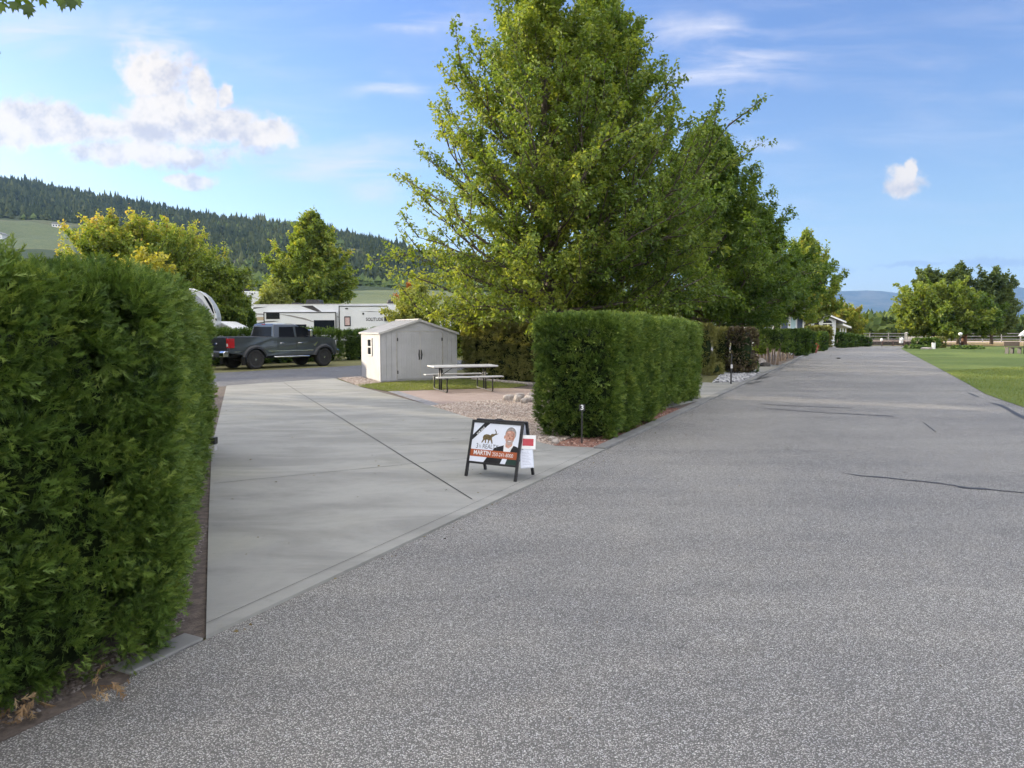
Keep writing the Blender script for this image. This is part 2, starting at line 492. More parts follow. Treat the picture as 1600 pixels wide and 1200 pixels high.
def pavermat():
    m_, t, p, oc, out = newmat('brick_pavers')
    mp = t.node('ShaderNodeMapping'); t.link(oc, mp.inputs[0]); mp.inputs['Rotation'].default_value = (0, 0, R(-25))
    b = t.node('ShaderNodeTexBrick'); t.link(mp.outputs[0], b.inputs[0])
    b.inputs['Scale'].default_value = 2.4
    b.inputs['Color1'].default_value = (0.27, 0.195, 0.165, 1); b.inputs['Color2'].default_value = (0.35, 0.27, 0.23, 1)
    b.inputs['Mortar'].default_value = (0.19, 0.14, 0.11, 1); b.inputs['Mortar Size'].default_value = 0.014
    n = t.noise(oc, 3, 6, 0.65)
    col = t.mix(t.m('MULTIPLY', n, 0.6), b.outputs[0], (0.30, 0.25, 0.22))
    t.link(col, p.inputs['Base Color']); p.inputs['Roughness'].default_value = 0.85
    t.link(t.bump(b.outputs['Fac'], -0.5, 0.008), p.inputs['Normal'])
    return m_
M_paver = pavermat()
M_greypaver = pmat('grey_paver_border', (0.25, 0.25, 0.26), (0.16, 0.16, 0.17), 9, 0.85, bump=0.4)

M_white = pmat('white_plastic', (0.50, 0.50, 0.49), (0.42, 0.42, 0.41), 3, 0.45, bump=0.03)
M_black = pmat('black_steel', (0.018, 0.018, 0.020), (0.03, 0.03, 0.03), 10, 0.4, spec=0.5)
M_blackplastic = pmat('black_plastic', (0.022, 0.022, 0.024), (0.035, 0.035, 0.035), 8, 0.6)
M_rubber = pmat('tyre_rubber', (0.022, 0.022, 0.023), (0.035, 0.033, 0.031), 12, 0.85, bump=0.2)
M_glass = pmat('dark_window_glass', (0.010, 0.012, 0.016), (0.016, 0.02, 0.026), 1.5, 0.07, spec=0.35, rv=0.02)
M_chrome = pmat('chrome_trim', (0.75, 0.75, 0.76), (0.6, 0.6, 0.61), 5, 0.14, 1.0, rv=0.08)
M_stone = pmat('pale_edging_stone', (0.42, 0.38, 0.34), (0.24, 0.21, 0.19), 9, 0.9, bump=0.7, bscale=30)
M_bark = pmat('tree_bark', (0.13, 0.105, 0.085), (0.07, 0.055, 0.045), 10, 0.9, bump=0.9, bscale=40)
M_deadwood = pmat('grey_brown_stems', (0.20, 0.16, 0.13), (0.12, 0.09, 0.07), 12, 0.9, bump=0.6)
M_whitepaint = pmat('white_paint', (0.80, 0.80, 0.79), (0.74, 0.74, 0.72), 2, 0.4, spec=0.5)

def text_mesh(txt, size, bold=False, ext=0.0, align='CENTER'):
    c = bpy.data.curves.new('lettering', 'FONT'); c.body = txt; c.size = size; c.align_x = align; c.align_y = 'CENTER'
    c.extrude = ext; c.resolution_u = 3
    if bold: c.offset = size * 0.022
    o = bpy.data.objects.new('lettering', c); COL.objects.link(o)
    dg = bpy.context.evaluated_depsgraph_get(); dg.update()
    me = bpy.data.meshes.new_from_object(o.evaluated_get(dg))
    COL.objects.unlink(o); bpy.data.objects.remove(o)
    me.name = 'lettering'; me.materials.clear()
    return me
def put_text(txt, size, M, mat_, parent, name='lettering', bold=False, sx=1.0, align='CENTER'):
    me = text_mesh(txt, size, bold, align=align)
    o = link_mesh(name, me, mat_, parent)
    o.matrix_local = M @ Matrix.Diagonal((sx, 1, 1, 1))
    return o

# ================================================================ SETTING
def sheet(name, pts, z, mat_, kind='structure', thick=0.0):
    mb = MB()
    if thick: mb.prism(pts, 'z', z - thick, z)
    else: mb.poly([(p[0], p[1], z) for p in pts])
    o = mb.build(name, mat_)
    if kind: o['kind'] = kind
    # make sure flat sheets face up
    if not thick:
        me = o.data
        if me.polygons[0].normal.z < 0: me.flip_normals()
    return o

sheet('ground', [(-12000, -2000), (12000, -2000), (12000, 12000), (-12000, 12000)], -0.004, M_ground)

# main road: left edge line
E0 = Vector(G(322, 1000)); E1 = Vector(G(1190, 588))
RD = (E1 - E0).normalized(); RN = Vector((-RD.y, RD.x))          # RN points to the lots (left)
def road_pt(t, off=0.0):
    p = E0 + RD * t + RN * off; return (p.x, p.y)
ROAD_LEN = 76.0
right_px = [(1600, 637), (1570, 627), (1540, 616), (1512, 600), (1460, 572), (1408, 545)]
right_edge = [road_pt(-14, -9.6), road_pt(-4, -9.2)] + [(9.6, 8.5), (10.9, 12.5)] + [G(*p) for p in right_px]
far_l = G(1283, 542.0)
road_poly = [road_pt(-14, .02)] + [road_pt(t) for t in (0, 10, 20, 30, 45, 60)] + [far_l] + [G(1290, 540.5), G(1420, 540.5)] + right_edge[::-1]
sheet('road', road_poly, 0.004, M_road)
# kerb
kb = MB()
kl = [road_pt(t, 0.0) for t in (-14, -0.05)]
def kerb_run(t0, t1, zt=0.045, w_=0.17, st=0.0):
    n = max(1, int((t1 - t0) / 3.0))
    for i in range(n):
        a = t0 + (t1 - t0) * i / n + 0.004; b = t0 + (t1 - t0) * (i + 1) / n - 0.004
        p = [road_pt(a, st), road_pt(b, st), road_pt(b, w_), road_pt(a, w_)]
        kb.prism(p, 'z', 0.0, zt)
kerb_run(-0.46, -0.01, 0.020, 0.15)
kerb_run(6.8, 62)
k_ = kb.build('kerb', M_curb, bevel=0.008); k_['kind'] = 'structure'

# back road
B0 = Vector(G(334, 605)); B1 = Vector(G(522, 592))
BD = (B1 - B0).normalized(); BN = Vector((-BD.y, BD.x))
def bp(t, off=0.0):
    p = B0 + BD * t + BN * off; return (p.x, p.y)
sheet('back_road', [bp(-26), bp(60), bp(60, 6.4), bp(-26, 6.4)], 0.003, M_back_road)

# driveway slab
kx = 0.0
dw_front_r = road_pt(6.9, kx); dw_front_l = road_pt(0.0, kx)
dw = [dw_front_l, dw_front_r, G(868, 699), G(845, 694), G(763, 664), G(672, 635), G(561, 605), bp((Vector(G(522, 592)) - B0).length, -0.02), bp(0.4, -0.02), G(331, 700), G(326, 820)]
o = sheet('driveway', dw, 0.024, M_conc, thick=0.03)
def strip(mb, pts, wds, z):
    """flat ribbon through points with half widths"""
    P = [Vector(p) for p in pts]; L = []; Rr = []
    for i, p in enumerate(P):
        d = (P[min(i + 1, len(P) - 1)] - P[max(i - 1, 0)]).normalized(); n = Vector((-d.y, d.x))
        w_ = wds[i] if isinstance(wds, (list, tuple)) else wds
        L.append(mb.pt((*(p + n * w_), z))); Rr.append(mb.pt((*(p - n * w_), z)))
    for i in range(len(P) - 1):
        mb.face((Rr[i], Rr[i + 1], L[i + 1], L[i]))
jm = MB()
def jline(a, b, w_=0.006, n=14, wob=0.004):
    A, B = Vector(G(*a)), Vector(G(*b))
    pts = [A.lerp(B, i / n) + Vector((random.uniform(-wob, wob), random.uniform(-wob, wob))) for i in range(n + 1)]
    strip(jm, pts, [w_ * random.uniform(0.7, 1.2) for _ in pts], 0.028)
jline((444, 599.5), (738, 784), 0.008)
jline((334, 759), (648, 727.4), 0.005); jline((648, 727.4), (866, 706), 0.005)
jline((560, 702.5), (780, 674), 0.004) if False else jline((608, 700.5), (806, 684), 0.004)
jline((334, 680), (560, 672), 0.0035)
jline((470, 615), (592, 613), 0.003)
strip(jm, [road_pt(0.02, .13), road_pt(1.7, .128), road_pt(3.4, .131), road_pt(5.2, .127), road_pt(6.85, .13)], 0.0018, 0.0285)
o = jm.build('driveway_joint', M_joint); o['kind'] = 'structure'

# lot surfaces
sheet('lot_soil', [road_pt(6.9, 0.17), road_pt(19.5, 0.17), road_pt(21.0, 5.5), (-1.5, 27.0), G(540, 591), G(561, 605), G(672, 635), G(763, 664), G(845, 694), G(868, 699)], 0.004, M_soil)
sheet('gravel_bed', [G(672, 635), G(763, 664), G(845, 694), G(864, 697), G(900, 680), G(880, 625), G(838, 622), G(790, 625), G(731, 628)], 0.012, M_gravel)
PAT = [G(606, 612.5), G(672, 635), G(731, 628), G(790, 625), G(838, 622), G(870, 612), G(800, 607), G(700, 609.5)]
sheet('patio', PAT, 0.016, M_paver)
sheet('patio_border', [G(606, 612.5), G(672, 635), G(688, 633), G(622, 612)], 0.020, M_greypaver)
GRP = [G(556, 602.5), G(562, 605), G(606, 612.5), G(700, 609.5), G(800, 607), G(828, 602), G(738, 594), G(700, 591), G(596, 599.5)]
sheet('lot_grass', GRP, 0.020, M_patch_grass)
SHG = [G(528, 592), G(561, 605), G(575, 601), G(596, 599), G(568, 589), G(545, 590)]
sheet('shed_gravel', SHG, 0.024, M_gravel)
rb = [road_pt(6.9, 0.17), road_pt(8.6, 0.17), road_pt(12.5, 0.17), road_pt(12.5, 0.5), road_pt(8.2, 0.75), G(880, 690), G(864, 697)]
sheet('bark_mulch', rb, 0.012, M_redsoil)
# soil strip beside the near hedge
sheet('soil_strip', [road_pt(0.03, 0.02), G(326, 820), G(331, 700), bp(0.4, -0.02), bp(-8), road_pt(-14, 3), road_pt(-14, -0.05), road_pt(-0.5, -0.05), road_pt(-0.42, 0.02)], 0.0065, M_soil)
# surfaces beyond the second hedge
sheet('second_driveway', [G(1040, 640), road_pt(14.6, 0.17), road_pt(21.3, 0.17), G(1118, 599), G(1094, 598), G(1040, 600)], 0.020, M_conc)
t_ = lambda px, py: (Vector(G(px, py)) - E0).dot(RD)
sheet('river_rock_bed', [road_pt(21.35, 0.17), road_pt(26.4, 0.17), G(1174, 580), G(1130, 582), G(1112, 598.5)], 0.012, M_grey_gravel)
sheet('verge_grass', [G(1085, 597.5), G(1112, 598.5), G(1130, 582), G(1175, 579), G(1175, 560), G(1085, 570)], 0.008, M_patch_grass)
sheet('third_driveway', [road_pt(26.5, 0.17), road_pt(33.5, 0.17), G(1200, 569.5), G(1176, 569.5), G(1176, 580)], 0.016, M_conc)
sheet('bark_verge', [road_pt(33.6, 0.17), road_pt(60, 0.17), road_pt(60, 5), G(1180, 560), G(1200, 569.5)], 0.008, M_soil)
# park lawn
LAWN = [(9.9, 8.5), (11.2, 12.5)] + [(G(*p)[0], G(*p)[1]) for p in right_px] + [G(1412, 542.5), G(1530, 541.5), (90, 74), (90, 5)]
LAWN[0] = right_edge[2]; LAWN[1] = right_edge[3]
sheet('lawn', LAWN, 0.012, M_lawn)
sheet('straw_field', [(40, 75), (62, 73.5), (220, 73), (220, 96), (52, 96)], 0.010, M_drygrass)
sheet('sandy_track', [(24, 96), (240, 96), (250, 104), (22, 104)], 0.012, pmat('sandy_track', (0.50, 0.38, 0.32), (0.42, 0.32, 0.26), 1, 0.9))
sheet('truck_verge', [bp(-26, 6.42), bp(60, 6.42), bp(60, 9.5), bp(-26, 9.5)], 0.004, M_patch_grass)

# tar crack seals in the road
cs = MB()
def gpts(l): return [G(*p) for p in l]
def densify(pts, n=4, wob=0.012):
    P = [Vector(p) for p in pts]; out = []
    for a, b in zip(P[:-1], P[1:]):
        for i in range(n):
            out.append(a.lerp(b, i / n) + Vector((random.uniform(-wob, wob), random.uniform(-wob, wob))))
    out.append(P[-1]); return out
def seal(pxs, w0, wmax=None, z=0.0085):
    pts = densify(gpts(pxs)); n = len(pts)
    wd = []
    for i in range(n):
        f = i / (n - 1)
        wd.append((w0 * random.uniform(0.7, 1.25)) * (0.3 if f < 0.04 else 1.0))
    strip(cs, pts, wd, z)
seal([(1316, 740), (1345, 744.5), (1380, 747), (1420, 751), (1460, 755), (1490, 759.5), (1510, 763), (1530, 764), (1570, 768), (1610, 772)], 0.024)
seal([(1496, 761), (1510, 763.5), (1524, 764.3), (1538, 764.5)], 0.038, z=0.0095)
seal([(1188, 631.5), (1215, 633.5), (1260, 635.5), (1330, 638)], 0.035)
seal([(1190, 638.5), (1240, 642), (1300, 646), (1396, 650.8)], 0.04)
seal([(1442, 660), (1452, 668), (1462, 675)], 0.012)
seal([(1512, 614), (1522, 618), (1530, 621)], 0.03)
o = cs.build('crack_seal', M_tar); o['kind'] = 'structure'
tb = MB()
Lp = gpts([(1548, 630), (1560, 634), (1572, 640), (1584, 648), (1601, 656), (1630, 666)]); Rp = gpts([(1630, 658), (1601, 651.5), (1588, 645), (1577, 638.5), (1566, 633), (1556, 631)])
tb.poly([(p[0], p[1], 0.009) for p in Lp + Rp])
o = tb.build('tar_patch', M_tar); o['kind'] = 'structure'
# damp seepage stains by the kerb
stn = MB()
random.seed(11)
for (a, b, wd) in [((1166, 597), (1188, 592), .05), ((1168, 600), (1192, 596), .07), ((1176, 594), (1205, 588), .06), ((1186, 590), (1198, 584), .07), ((1163, 599), (1176, 598.5), .05)]:
    P = densify([G(*a), G(*b)], 9, 0.05); strip(stn, P, [wd * random.uniform(0.3, 1.4) for _ in P], 0.0085 + 0.0005 * random.random())
o = stn.build('damp_stain', M_tar); o['kind'] = 'structure'

# ---- far terrain
RIDGE = [(-700, 250), (-300, 262), (0, 288), (60, 296), (100, 306), (200, 322), (300, 342), (400, 356), (450, 352), (500, 362), (550, 378), (610, 388), (700, 405), (820, 430), (950, 455), (1100, 480), (1240, 492), (1300, 494), (1420, 496), (1600, 512), (1900, 520), (2600, 520)]
def ridge_el(px):
    return (HOR - np.interp(px, [r[0] for r in RIDGE], [r[1] for r in RIDGE])) / FPX
def hill_z(x, y):
    """ground height of the hillside, metres; y is distance ahead"""
    x = np.asarray(x, float); y = np.asarray(y, float)
    px = 800 + FPX * x / np.maximum(y, 1)
    e = ridge_el(px)
    H = e * 820.0
    t = np.clip((y - 110) / 710.0, 0, 1)
    prof = np.interp(y, [110, 200, 330, 455, 600, 700, 820], [0, .07, .20, .36, .60, .77, 1.0])
    P = np.stack([x, y, np.zeros_like(x)], 1)
    und = fnoise(P, 1 / 150.0, 5, 4) * 16 * np.clip(t * 3, 0, 1) * np.clip((1 - t) * 4, 0.15, 1) * np.clip(H / 60, 0, 1)
    back = np.clip((y - 820) / 600.0, 0, 1)
    z = H * prof + und - back * 60
    z = z + 0.85 * np.clip((y - 56) / 4, 0, 1) * np.clip((800 - px) / 100, 0, 1) * (y < 3000)
    return z - 0.02
ys = np.concatenate([np.linspace(55, 115, 13), np.linspace(125, 820, 100), np.linspace(850, 1500, 8)])
us = np.linspace(-1.7, 1.5, 220)
gx, gy = np.meshgrid(us, ys)
X = (gx * gy).ravel(); Y = gy.ravel()
Z = hill_z(X, Y) - 0.05
nr, nc = gx.shape
idx = np.arange(nr * nc).reshape(nr, nc)
a = idx[:-1, :-1].ravel(); b = idx[:-1, 1:].ravel(); c = idx[1:, 1:].ravel(); d = idx[1:, :-1].ravel()
T = np.concatenate([np.stack([a, b, c], 1), np.stack([a, c, d], 1)])
# land cover value per vertex: 0 orchard green, .5 forest floor, 1 dry slope
pxv = 800 + FPX * X / Y; pyv = HOR - (Z - CAMH) / Y * FPX
nz = fnoise(np.stack([X, Y, Z * 0], 1), 1 / 60.0, 9, 4)
cover = np.where((Y < 330), 0.12 + 0.18 * nz, 0.55 + 0.25 * nz)
cover = np.where((Y > 500) & (nz > 0.12) & (pxv > 380), 0.9, cover)
cover = np.where((pxv < 130) & (Y > 380) & (Y < 500), 0.06 + 0.04 * nz, cover)
cover = np.where((pxv < 180) & (Y >= 500) & (Y < 525), 0.8, cover)
cover = np.where((pxv > 1200) & (Y > 300), 0.30 + 0.8 * nz, cover)
def hillmat():
    m_, t, p, oc, out = newmat('hillside')
    at = t.node('ShaderNodeAttribute'); at.attribute_name = 'tone'
    n = t.noise(oc, 0.12, 6, 0.7); n2 = t.noise(oc, 0.6, 5, 0.7)
    f = t.m('ADD', at.outputs['Fac'], t.m('MULTIPLY', t.m('SUBTRACT', n, 0.5), 0.35))
    col = t.ramp(f, [(0.0, (0.13, 0.155, 0.085)), (0.25, (0.20, 0.21, 0.10)), (0.5, (0.055, 0.075, 0.04)), (0.75, (0.10, 0.115, 0.06)), (1.0, (0.24, 0.22, 0.14))])
    wv = t.node('ShaderNodeTexWave'); t.link(oc, wv.inputs[0]); wv.inputs['Scale'].default_value = 0.35; wv.inputs['Distortion'].default_value = 2.0
    row = t.m('MULTIPLY', t.m('MULTIPLY', wv.outputs[1], t.sstep(at.outputs['Fac'], 0.35, 0.15)), 0.35)
    col = t.mix(row, col, (0.05, 0.09, 0.04))
    col = t.mix(t.m('MULTIPLY', t.sstep(n2, 0.45, 0.7), 0.4), col, (0.05, 0.07, 0.035))
    t.link(col, p.inputs['Base Color']); p.inputs['Roughness'].default_value = 0.95; p.inputs['Specular IOR Level'].default_value = 0.1
    return m_
M_hill = hillmat()
o = tri_mesh('hills', np.stack([X, Y, Z], 1), T, M_hill, tone=np.clip(cover, 0, 1), smooth=True); o['kind'] = 'structure'

# far blue mountains
def mountains(name, dist, prof, rough, seed):
    us = np.linspace(-1.6, 1.6, 320); yy = np.linspace(dist * 0.72, dist * 1.15, 40)
    gx, gy = np.meshgrid(us, yy); X = (gx * gy).ravel(); Y = gy.ravel()
    px = 800 + FPX * gx.ravel()
    H = (HOR - np.interp(px, [q[0] for q in prof], [q[1] for q in prof])) / FPX * dist
    t = np.clip((Y - dist * 0.72) / (dist * 0.28), 0, 1)
    s = np.where(Y <= dist, t ** 1.1, 1 - (Y - dist) / (dist * 0.15) * 0.7)
    P = np.stack([X, Y, X * 0], 1)
    Z = H * s * (1 + rough * fnoise(P, 1 / (dist * 0.07), seed, 5) * (t < 0.97)) - 2
    nr, nc = gx.shape; idx = np.arange(nr * nc).reshape(nr, nc)
    a = idx[:-1, :-1].ravel(); b = idx[:-1, 1:].ravel(); c = idx[1:, 1:].ravel(); d = idx[1:, :-1].ravel()
    T = np.concatenate([np.stack([a, b, c], 1), np.stack([a, c, d], 1)])
    m_, t_n, p, oc, out = newmat('forested_mountain')
    n = t_n.noise(oc, 0.004, 7, 0.65)
    t_n.link(t_n.mix(t_n.sstep(n, 0.4, 0.65), (0.03, 0.05, 0.035), (0.10, 0.10, 0.07)), p.inputs['Base Color']); p.inputs['Roughness'].default_value = 1.0
    p.inputs['Specular IOR Level'].default_value = 0.0
    o = tri_mesh(name, np.stack([X, Y, Z], 1), T, m_, smooth=True); o['kind'] = 'structure'
mountains('mountains', 7500.0, [(-1500, 440), (1000, 451), (1240, 456), (1290, 455), (1350, 453), (1375, 454), (1420, 460), (1470, 465), (1530, 457), (1556, 447), (1575, 449), (1600, 453), (1700, 457), (2600, 455)], 0.35, 3)

# ---- pebbles and grass blades
def in_poly(x, y, poly):
    inside = np.zeros(len(x), bool); n = len(poly); j = n - 1
    for i in range(n):
        xi, yi = poly[i]; xj, yj = poly[j]
        c = ((yi > y) != (yj > y)) & (x < (xj - xi) * (y - yi) / (yj - yi + 1e-12) + xi)
        inside ^= c; j = i
    return inside
def sample_poly(poly, n):
    xs = [p[0] for p in poly]; ys_ = [p[1] for p in poly]
    out = np.zeros((0, 2))
    while len(out) < n:
        p = np.stack([rng.uniform(min(xs), max(xs), n * 2), rng.uniform(min(ys_), max(ys_), n * 2)], 1)
        out = np.concatenate([out, p[in_poly(p[:, 0], p[:, 1], poly)]])
    return out[:n]
OCT = np.array([(1, 0, 0), (.3, .9, 0), (-.8, .5, 0), (-.9, -.4, 0), (0, -1, 0), (.8, -.6, 0), (.1, .1, .8), (0, 0, -.6)], float)
OCT_T = [(0, 1, 6), (1, 2, 6), (2, 3, 6), (3, 4, 6), (4, 5, 6), (5, 0, 6)]
def stones(name, P, z, smin, smax, mat_, tone=None, **kw):
    n = len(P); ang = rng.uniform(0, 6.28, n); s = rng.uniform(smin, smax, n); fl = rng.uniform(0.45, 0.9, n)
    V = OCT[None] * (1 + 0.25 * rng.uniform(-1, 1, (n, 8, 1))) * s[:, None, None]
    c, s_ = np.cos(ang)[:, None], np.sin(ang)[:, None]
    x = V[..., 0] * c - V[..., 1] * s_ * 0.75; y = V[..., 0] * s_ + V[..., 1] * c * 0.75
    tl = rng.normal(0, 0.25, (n, 2))
    zz = V[..., 2] * fl[:, None] + x * tl[:, :1] + y * tl[:, 1:] + z + s[:, None] * 0.18
    W = np.stack([x + P[:, :1], y + P[:, 1:2], zz], 2)
    T = np.array(OCT_T)[None] + (np.arange(n) * 8)[:, None, None]
    tn = np.repeat(rng.uniform(0, 1, n) if tone is None else tone, 8)
    o = tri_mesh(name, W, T, mat_, tone=tn, smooth=False); tag(o, kind='stuff', **kw)
    return o
GP = [G(672, 635), G(763, 664), G(845, 694), G(864, 697), G(900, 680), G(880, 625), G(838, 622), G(790, 625), G(731, 628)]
stones('pea_gravel', sample_poly(GP, 15000), 0.012, 0.009, 0.021, M_pebble, label='tan and pink pea gravel spread between driveway, patio and hedge', cat='gravel')
stones('shed_pea_gravel', sample_poly(SHG, 1500), 0.024, 0.012, 0.028, M_pebble, label='loose tan gravel heaped beside the shed corner', cat='gravel')
stones('river_rocks', sample_poly([road_pt(21.35, 0.3), road_pt(26.2, 0.3), G(1172, 581), G(1132, 583), G(1114, 598)], 1500), 0.012, 0.03, 0.075, M_greypeb, label='grey river rocks in the bed round the thin black post', cat='rocks')
sp_ = sample_poly([road_pt(0, 0.2), road_pt(-.45, 0.1), road_pt(-2.5, -0.12), road_pt(-2.5,.3), G(240, 990), G(318, 820), G(325, 822)], 6000)
stones('soil_litter', sp_, 0.006, 0.004, 0.014, pebblemat('soil_crumbs', [(0, (.05, .04, .035)), (.6, (.13, .105, .09)), (1, (.28, .25, .23))]), label='dark soil crumbs and bark bits at the foot of the near hedge', cat='soil')
sp2 = sample_poly([road_pt(6.9, 0.19), road_pt(8.6, 0.19), road_pt(12.5, 0.19), road_pt(12.5, 0.45), road_pt(8.2, 0.75), G(880, 690), G(866, 696)], 2200)
stones('mulch_chips', sp2, 0.012, 0.008, 0.022, pebblemat('mulch_chips', [(0, (.09, .035, .025)), (.6, (.22, .10, .07)), (.93, (.34, .2, .14)), (1, (.7, .64, .58))]), label='red brown bark chips round the foot of the number post hedge', cat='mulch')

def blades(name, P, z, h0, h1, w_, mat_, label, cat='grass'):
    n = len(P); ang = rng.uniform(0, 6.28, n); h = rng.uniform(h0, h1, n); ln = rng.normal(0, 0.35, (n, 2)) * h[:, None]
    dxy = np.stack([np.cos(ang), np.sin(ang)], 1) * w_
    A = np.concatenate([P - dxy, np.full((n, 1), z)], 1); B = np.concatenate([P + dxy, np.full((n, 1), z)], 1)
    C = np.concatenate([P + ln, (z + h)[:, None]], 1)
    W = np.stack([A, B, C], 1); T = np.arange(n * 3).reshape(n, 3)
    tn = np.repeat(np.clip(0.5 + 0.35 * fnoise(np.concatenate([P, P[:, :1] * 0], 1), 0.8, 3, 3) + rng.normal(0, .18, n), 0, 1), 3)
    o = tri_mesh(name, W, T, mat_, tone=tn); tag(o, label, cat, kind='stuff')
LN = [G(1600, 637), G(1570, 627), G(1540, 616), G(1512, 600), G(1475, 580), (28, 35), (32, 35), (32, 13), (15, 13)]
blades('lawn_blades', sample_poly(LN, 90000), 0.012, 0.03, 0.065, 0.006, M_blade, 'short green lawn grass beside the right edge of the road')
blades('lot_grass_blades', sample_poly(GRP, 14000), 0.020, 0.02, 0.05, 0.006, M_blade, 'thin grass strip between the shed doors and the patio')

# ================================================================ FOLIAGE
# cedar spray: flat fan of scale-leaf fingers (x = growth direction, y = side, z = normal)
def spray_template(nf=4, seed=0, droop=0.12, w=.035, lw=1.0):
    r = np.random.default_rng(seed)
    V = []; T = []
    def tri(a, b, c):
        k = len(V); V.extend([a, b, c]); T.append((k, k + 1, k + 2))
    tri((0, -w, 0), (0, w, 0), (1, 0, -droop))
    for i in range(nf):
        f = 0.12 + 0.72 * i / nf
        for s in (-1, 1):
            L = (0.62 - 0.42 * f) * r.uniform(.8, 1.2); a = R(38 + r.uniform(-10, 10))
            x0 = f + r.uniform(-.04, .04); z0 = -droop * x0 * x0
            ex, ey = x0 + L * math.cos(a), s * L * math.sin(a)
            tri((x0 - .045 * lw, 0, z0), (x0 + .065 * lw, 0, z0), (ex, ey, z0 - droop * .5 + r.uniform(-.03, .03)))
            mx, my = x0 + L * .5 * math.cos(a), s * L * .5 * math.sin(a)
            tri((mx - .04 * lw, my, z0), (mx + .05 * lw, my, z0), (mx + .30 * L + .08, my + s * .02, z0 - droop * .4))
    return np.array(V), np.array(T)
SPRAY_HI = spray_template(4, 1, w=.05, lw=1.35)
SPRAY_MID = spray_template(2, 2, w=.08, lw=2.3)
SPRAY_LO = (np.array([(0, -.16, 0), (.35, -.38, .03), (1, 0, -.1), (.4, .36, .03), (0, .16, 0)], float), np.array([(0, 1, 2), (0, 2, 4), (4, 2, 3)]))
LEAF = (np.array([(0, 0, 0), (.45, -.36, .10), (1, 0, -.12), (.45, .36, .10)], float), np.array([(0, 1, 2), (0, 2, 3)]))
LEAF_BIG = (np.array([(0, 0, 0), (.12, -.30, .03), (.35, -.50, 0), (.42, -.22, .02), (.80, -.34, -.05), (.72, -.12, 0), (1.05, 0, -.14), (.72, .12, 0), (.80, .34, -.05), (.42, .22, .02), (.35, .50, 0), (.12, .30, .03)], float),
            np.array([(0, 1, 3), (1, 2, 3), (3, 4, 5), (5, 6, 7), (7, 8, 9), (9, 10, 11), (9, 11, 0), (0, 3, 9), (3, 5, 9), (5, 7, 9)]))
def scatter(tpl, P, D, N, S, tone, jit=0.1):
    """place a template at points P, growing along D, facing N, sized S; returns verts, tris, tone"""
    V, T = tpl; n = len(P); k = len(V)
    D = nrm(D); W = nrm(np.cross(D, N)); N2 = np.cross(W, D)
    pts = P[:, None] + S[:, None, None] * (V[None, :, :1] * D[:, None] + V[None, :, 1:2] * W[:, None] + V[None, :, 2:] * N2[:, None])
    tr = T[None] + (np.arange(n) * k)[:, None, None]
    return pts.reshape(-1, 3), tr.reshape(-1, 3), np.repeat(tone, k)

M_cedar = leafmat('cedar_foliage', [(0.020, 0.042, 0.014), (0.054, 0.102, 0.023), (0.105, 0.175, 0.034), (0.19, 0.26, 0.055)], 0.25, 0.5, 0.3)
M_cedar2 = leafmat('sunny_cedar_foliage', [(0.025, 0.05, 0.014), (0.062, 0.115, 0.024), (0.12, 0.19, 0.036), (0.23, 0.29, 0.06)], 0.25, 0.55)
M_browncedar = leafmat('brown_tinged_cedar', [(0.085, 0.085, 0.035), (0.16, 0.17, 0.055), (0.25, 0.255, 0.085), (0.34, 0.31, 0.13)], 0.25, 0.6)
M_deadcedar = leafmat('dead_cedar', [(0.04, 0.032, 0.024), (0.08, 0.062, 0.04), (0.12, 0.105, 0.05), (0.15, 0.16, 0.06)], 0.1, 0.7)
M_core = pmat('hedge_inner_shade', (0.010, 0.018, 0.007), (0.026, 0.040, 0.014), 26, 0.95, bump=1.0, bscale=50, spec=0.1)  # hedge cores: dark green painted to read as shaded foliage in the gaps
M_dry = leafmat('dry_sprays', [(0.16, 0.10, 0.055), (0.26, 0.17, 0.09), (0.42, 0.31, 0.18)], 0.2, 0.7)

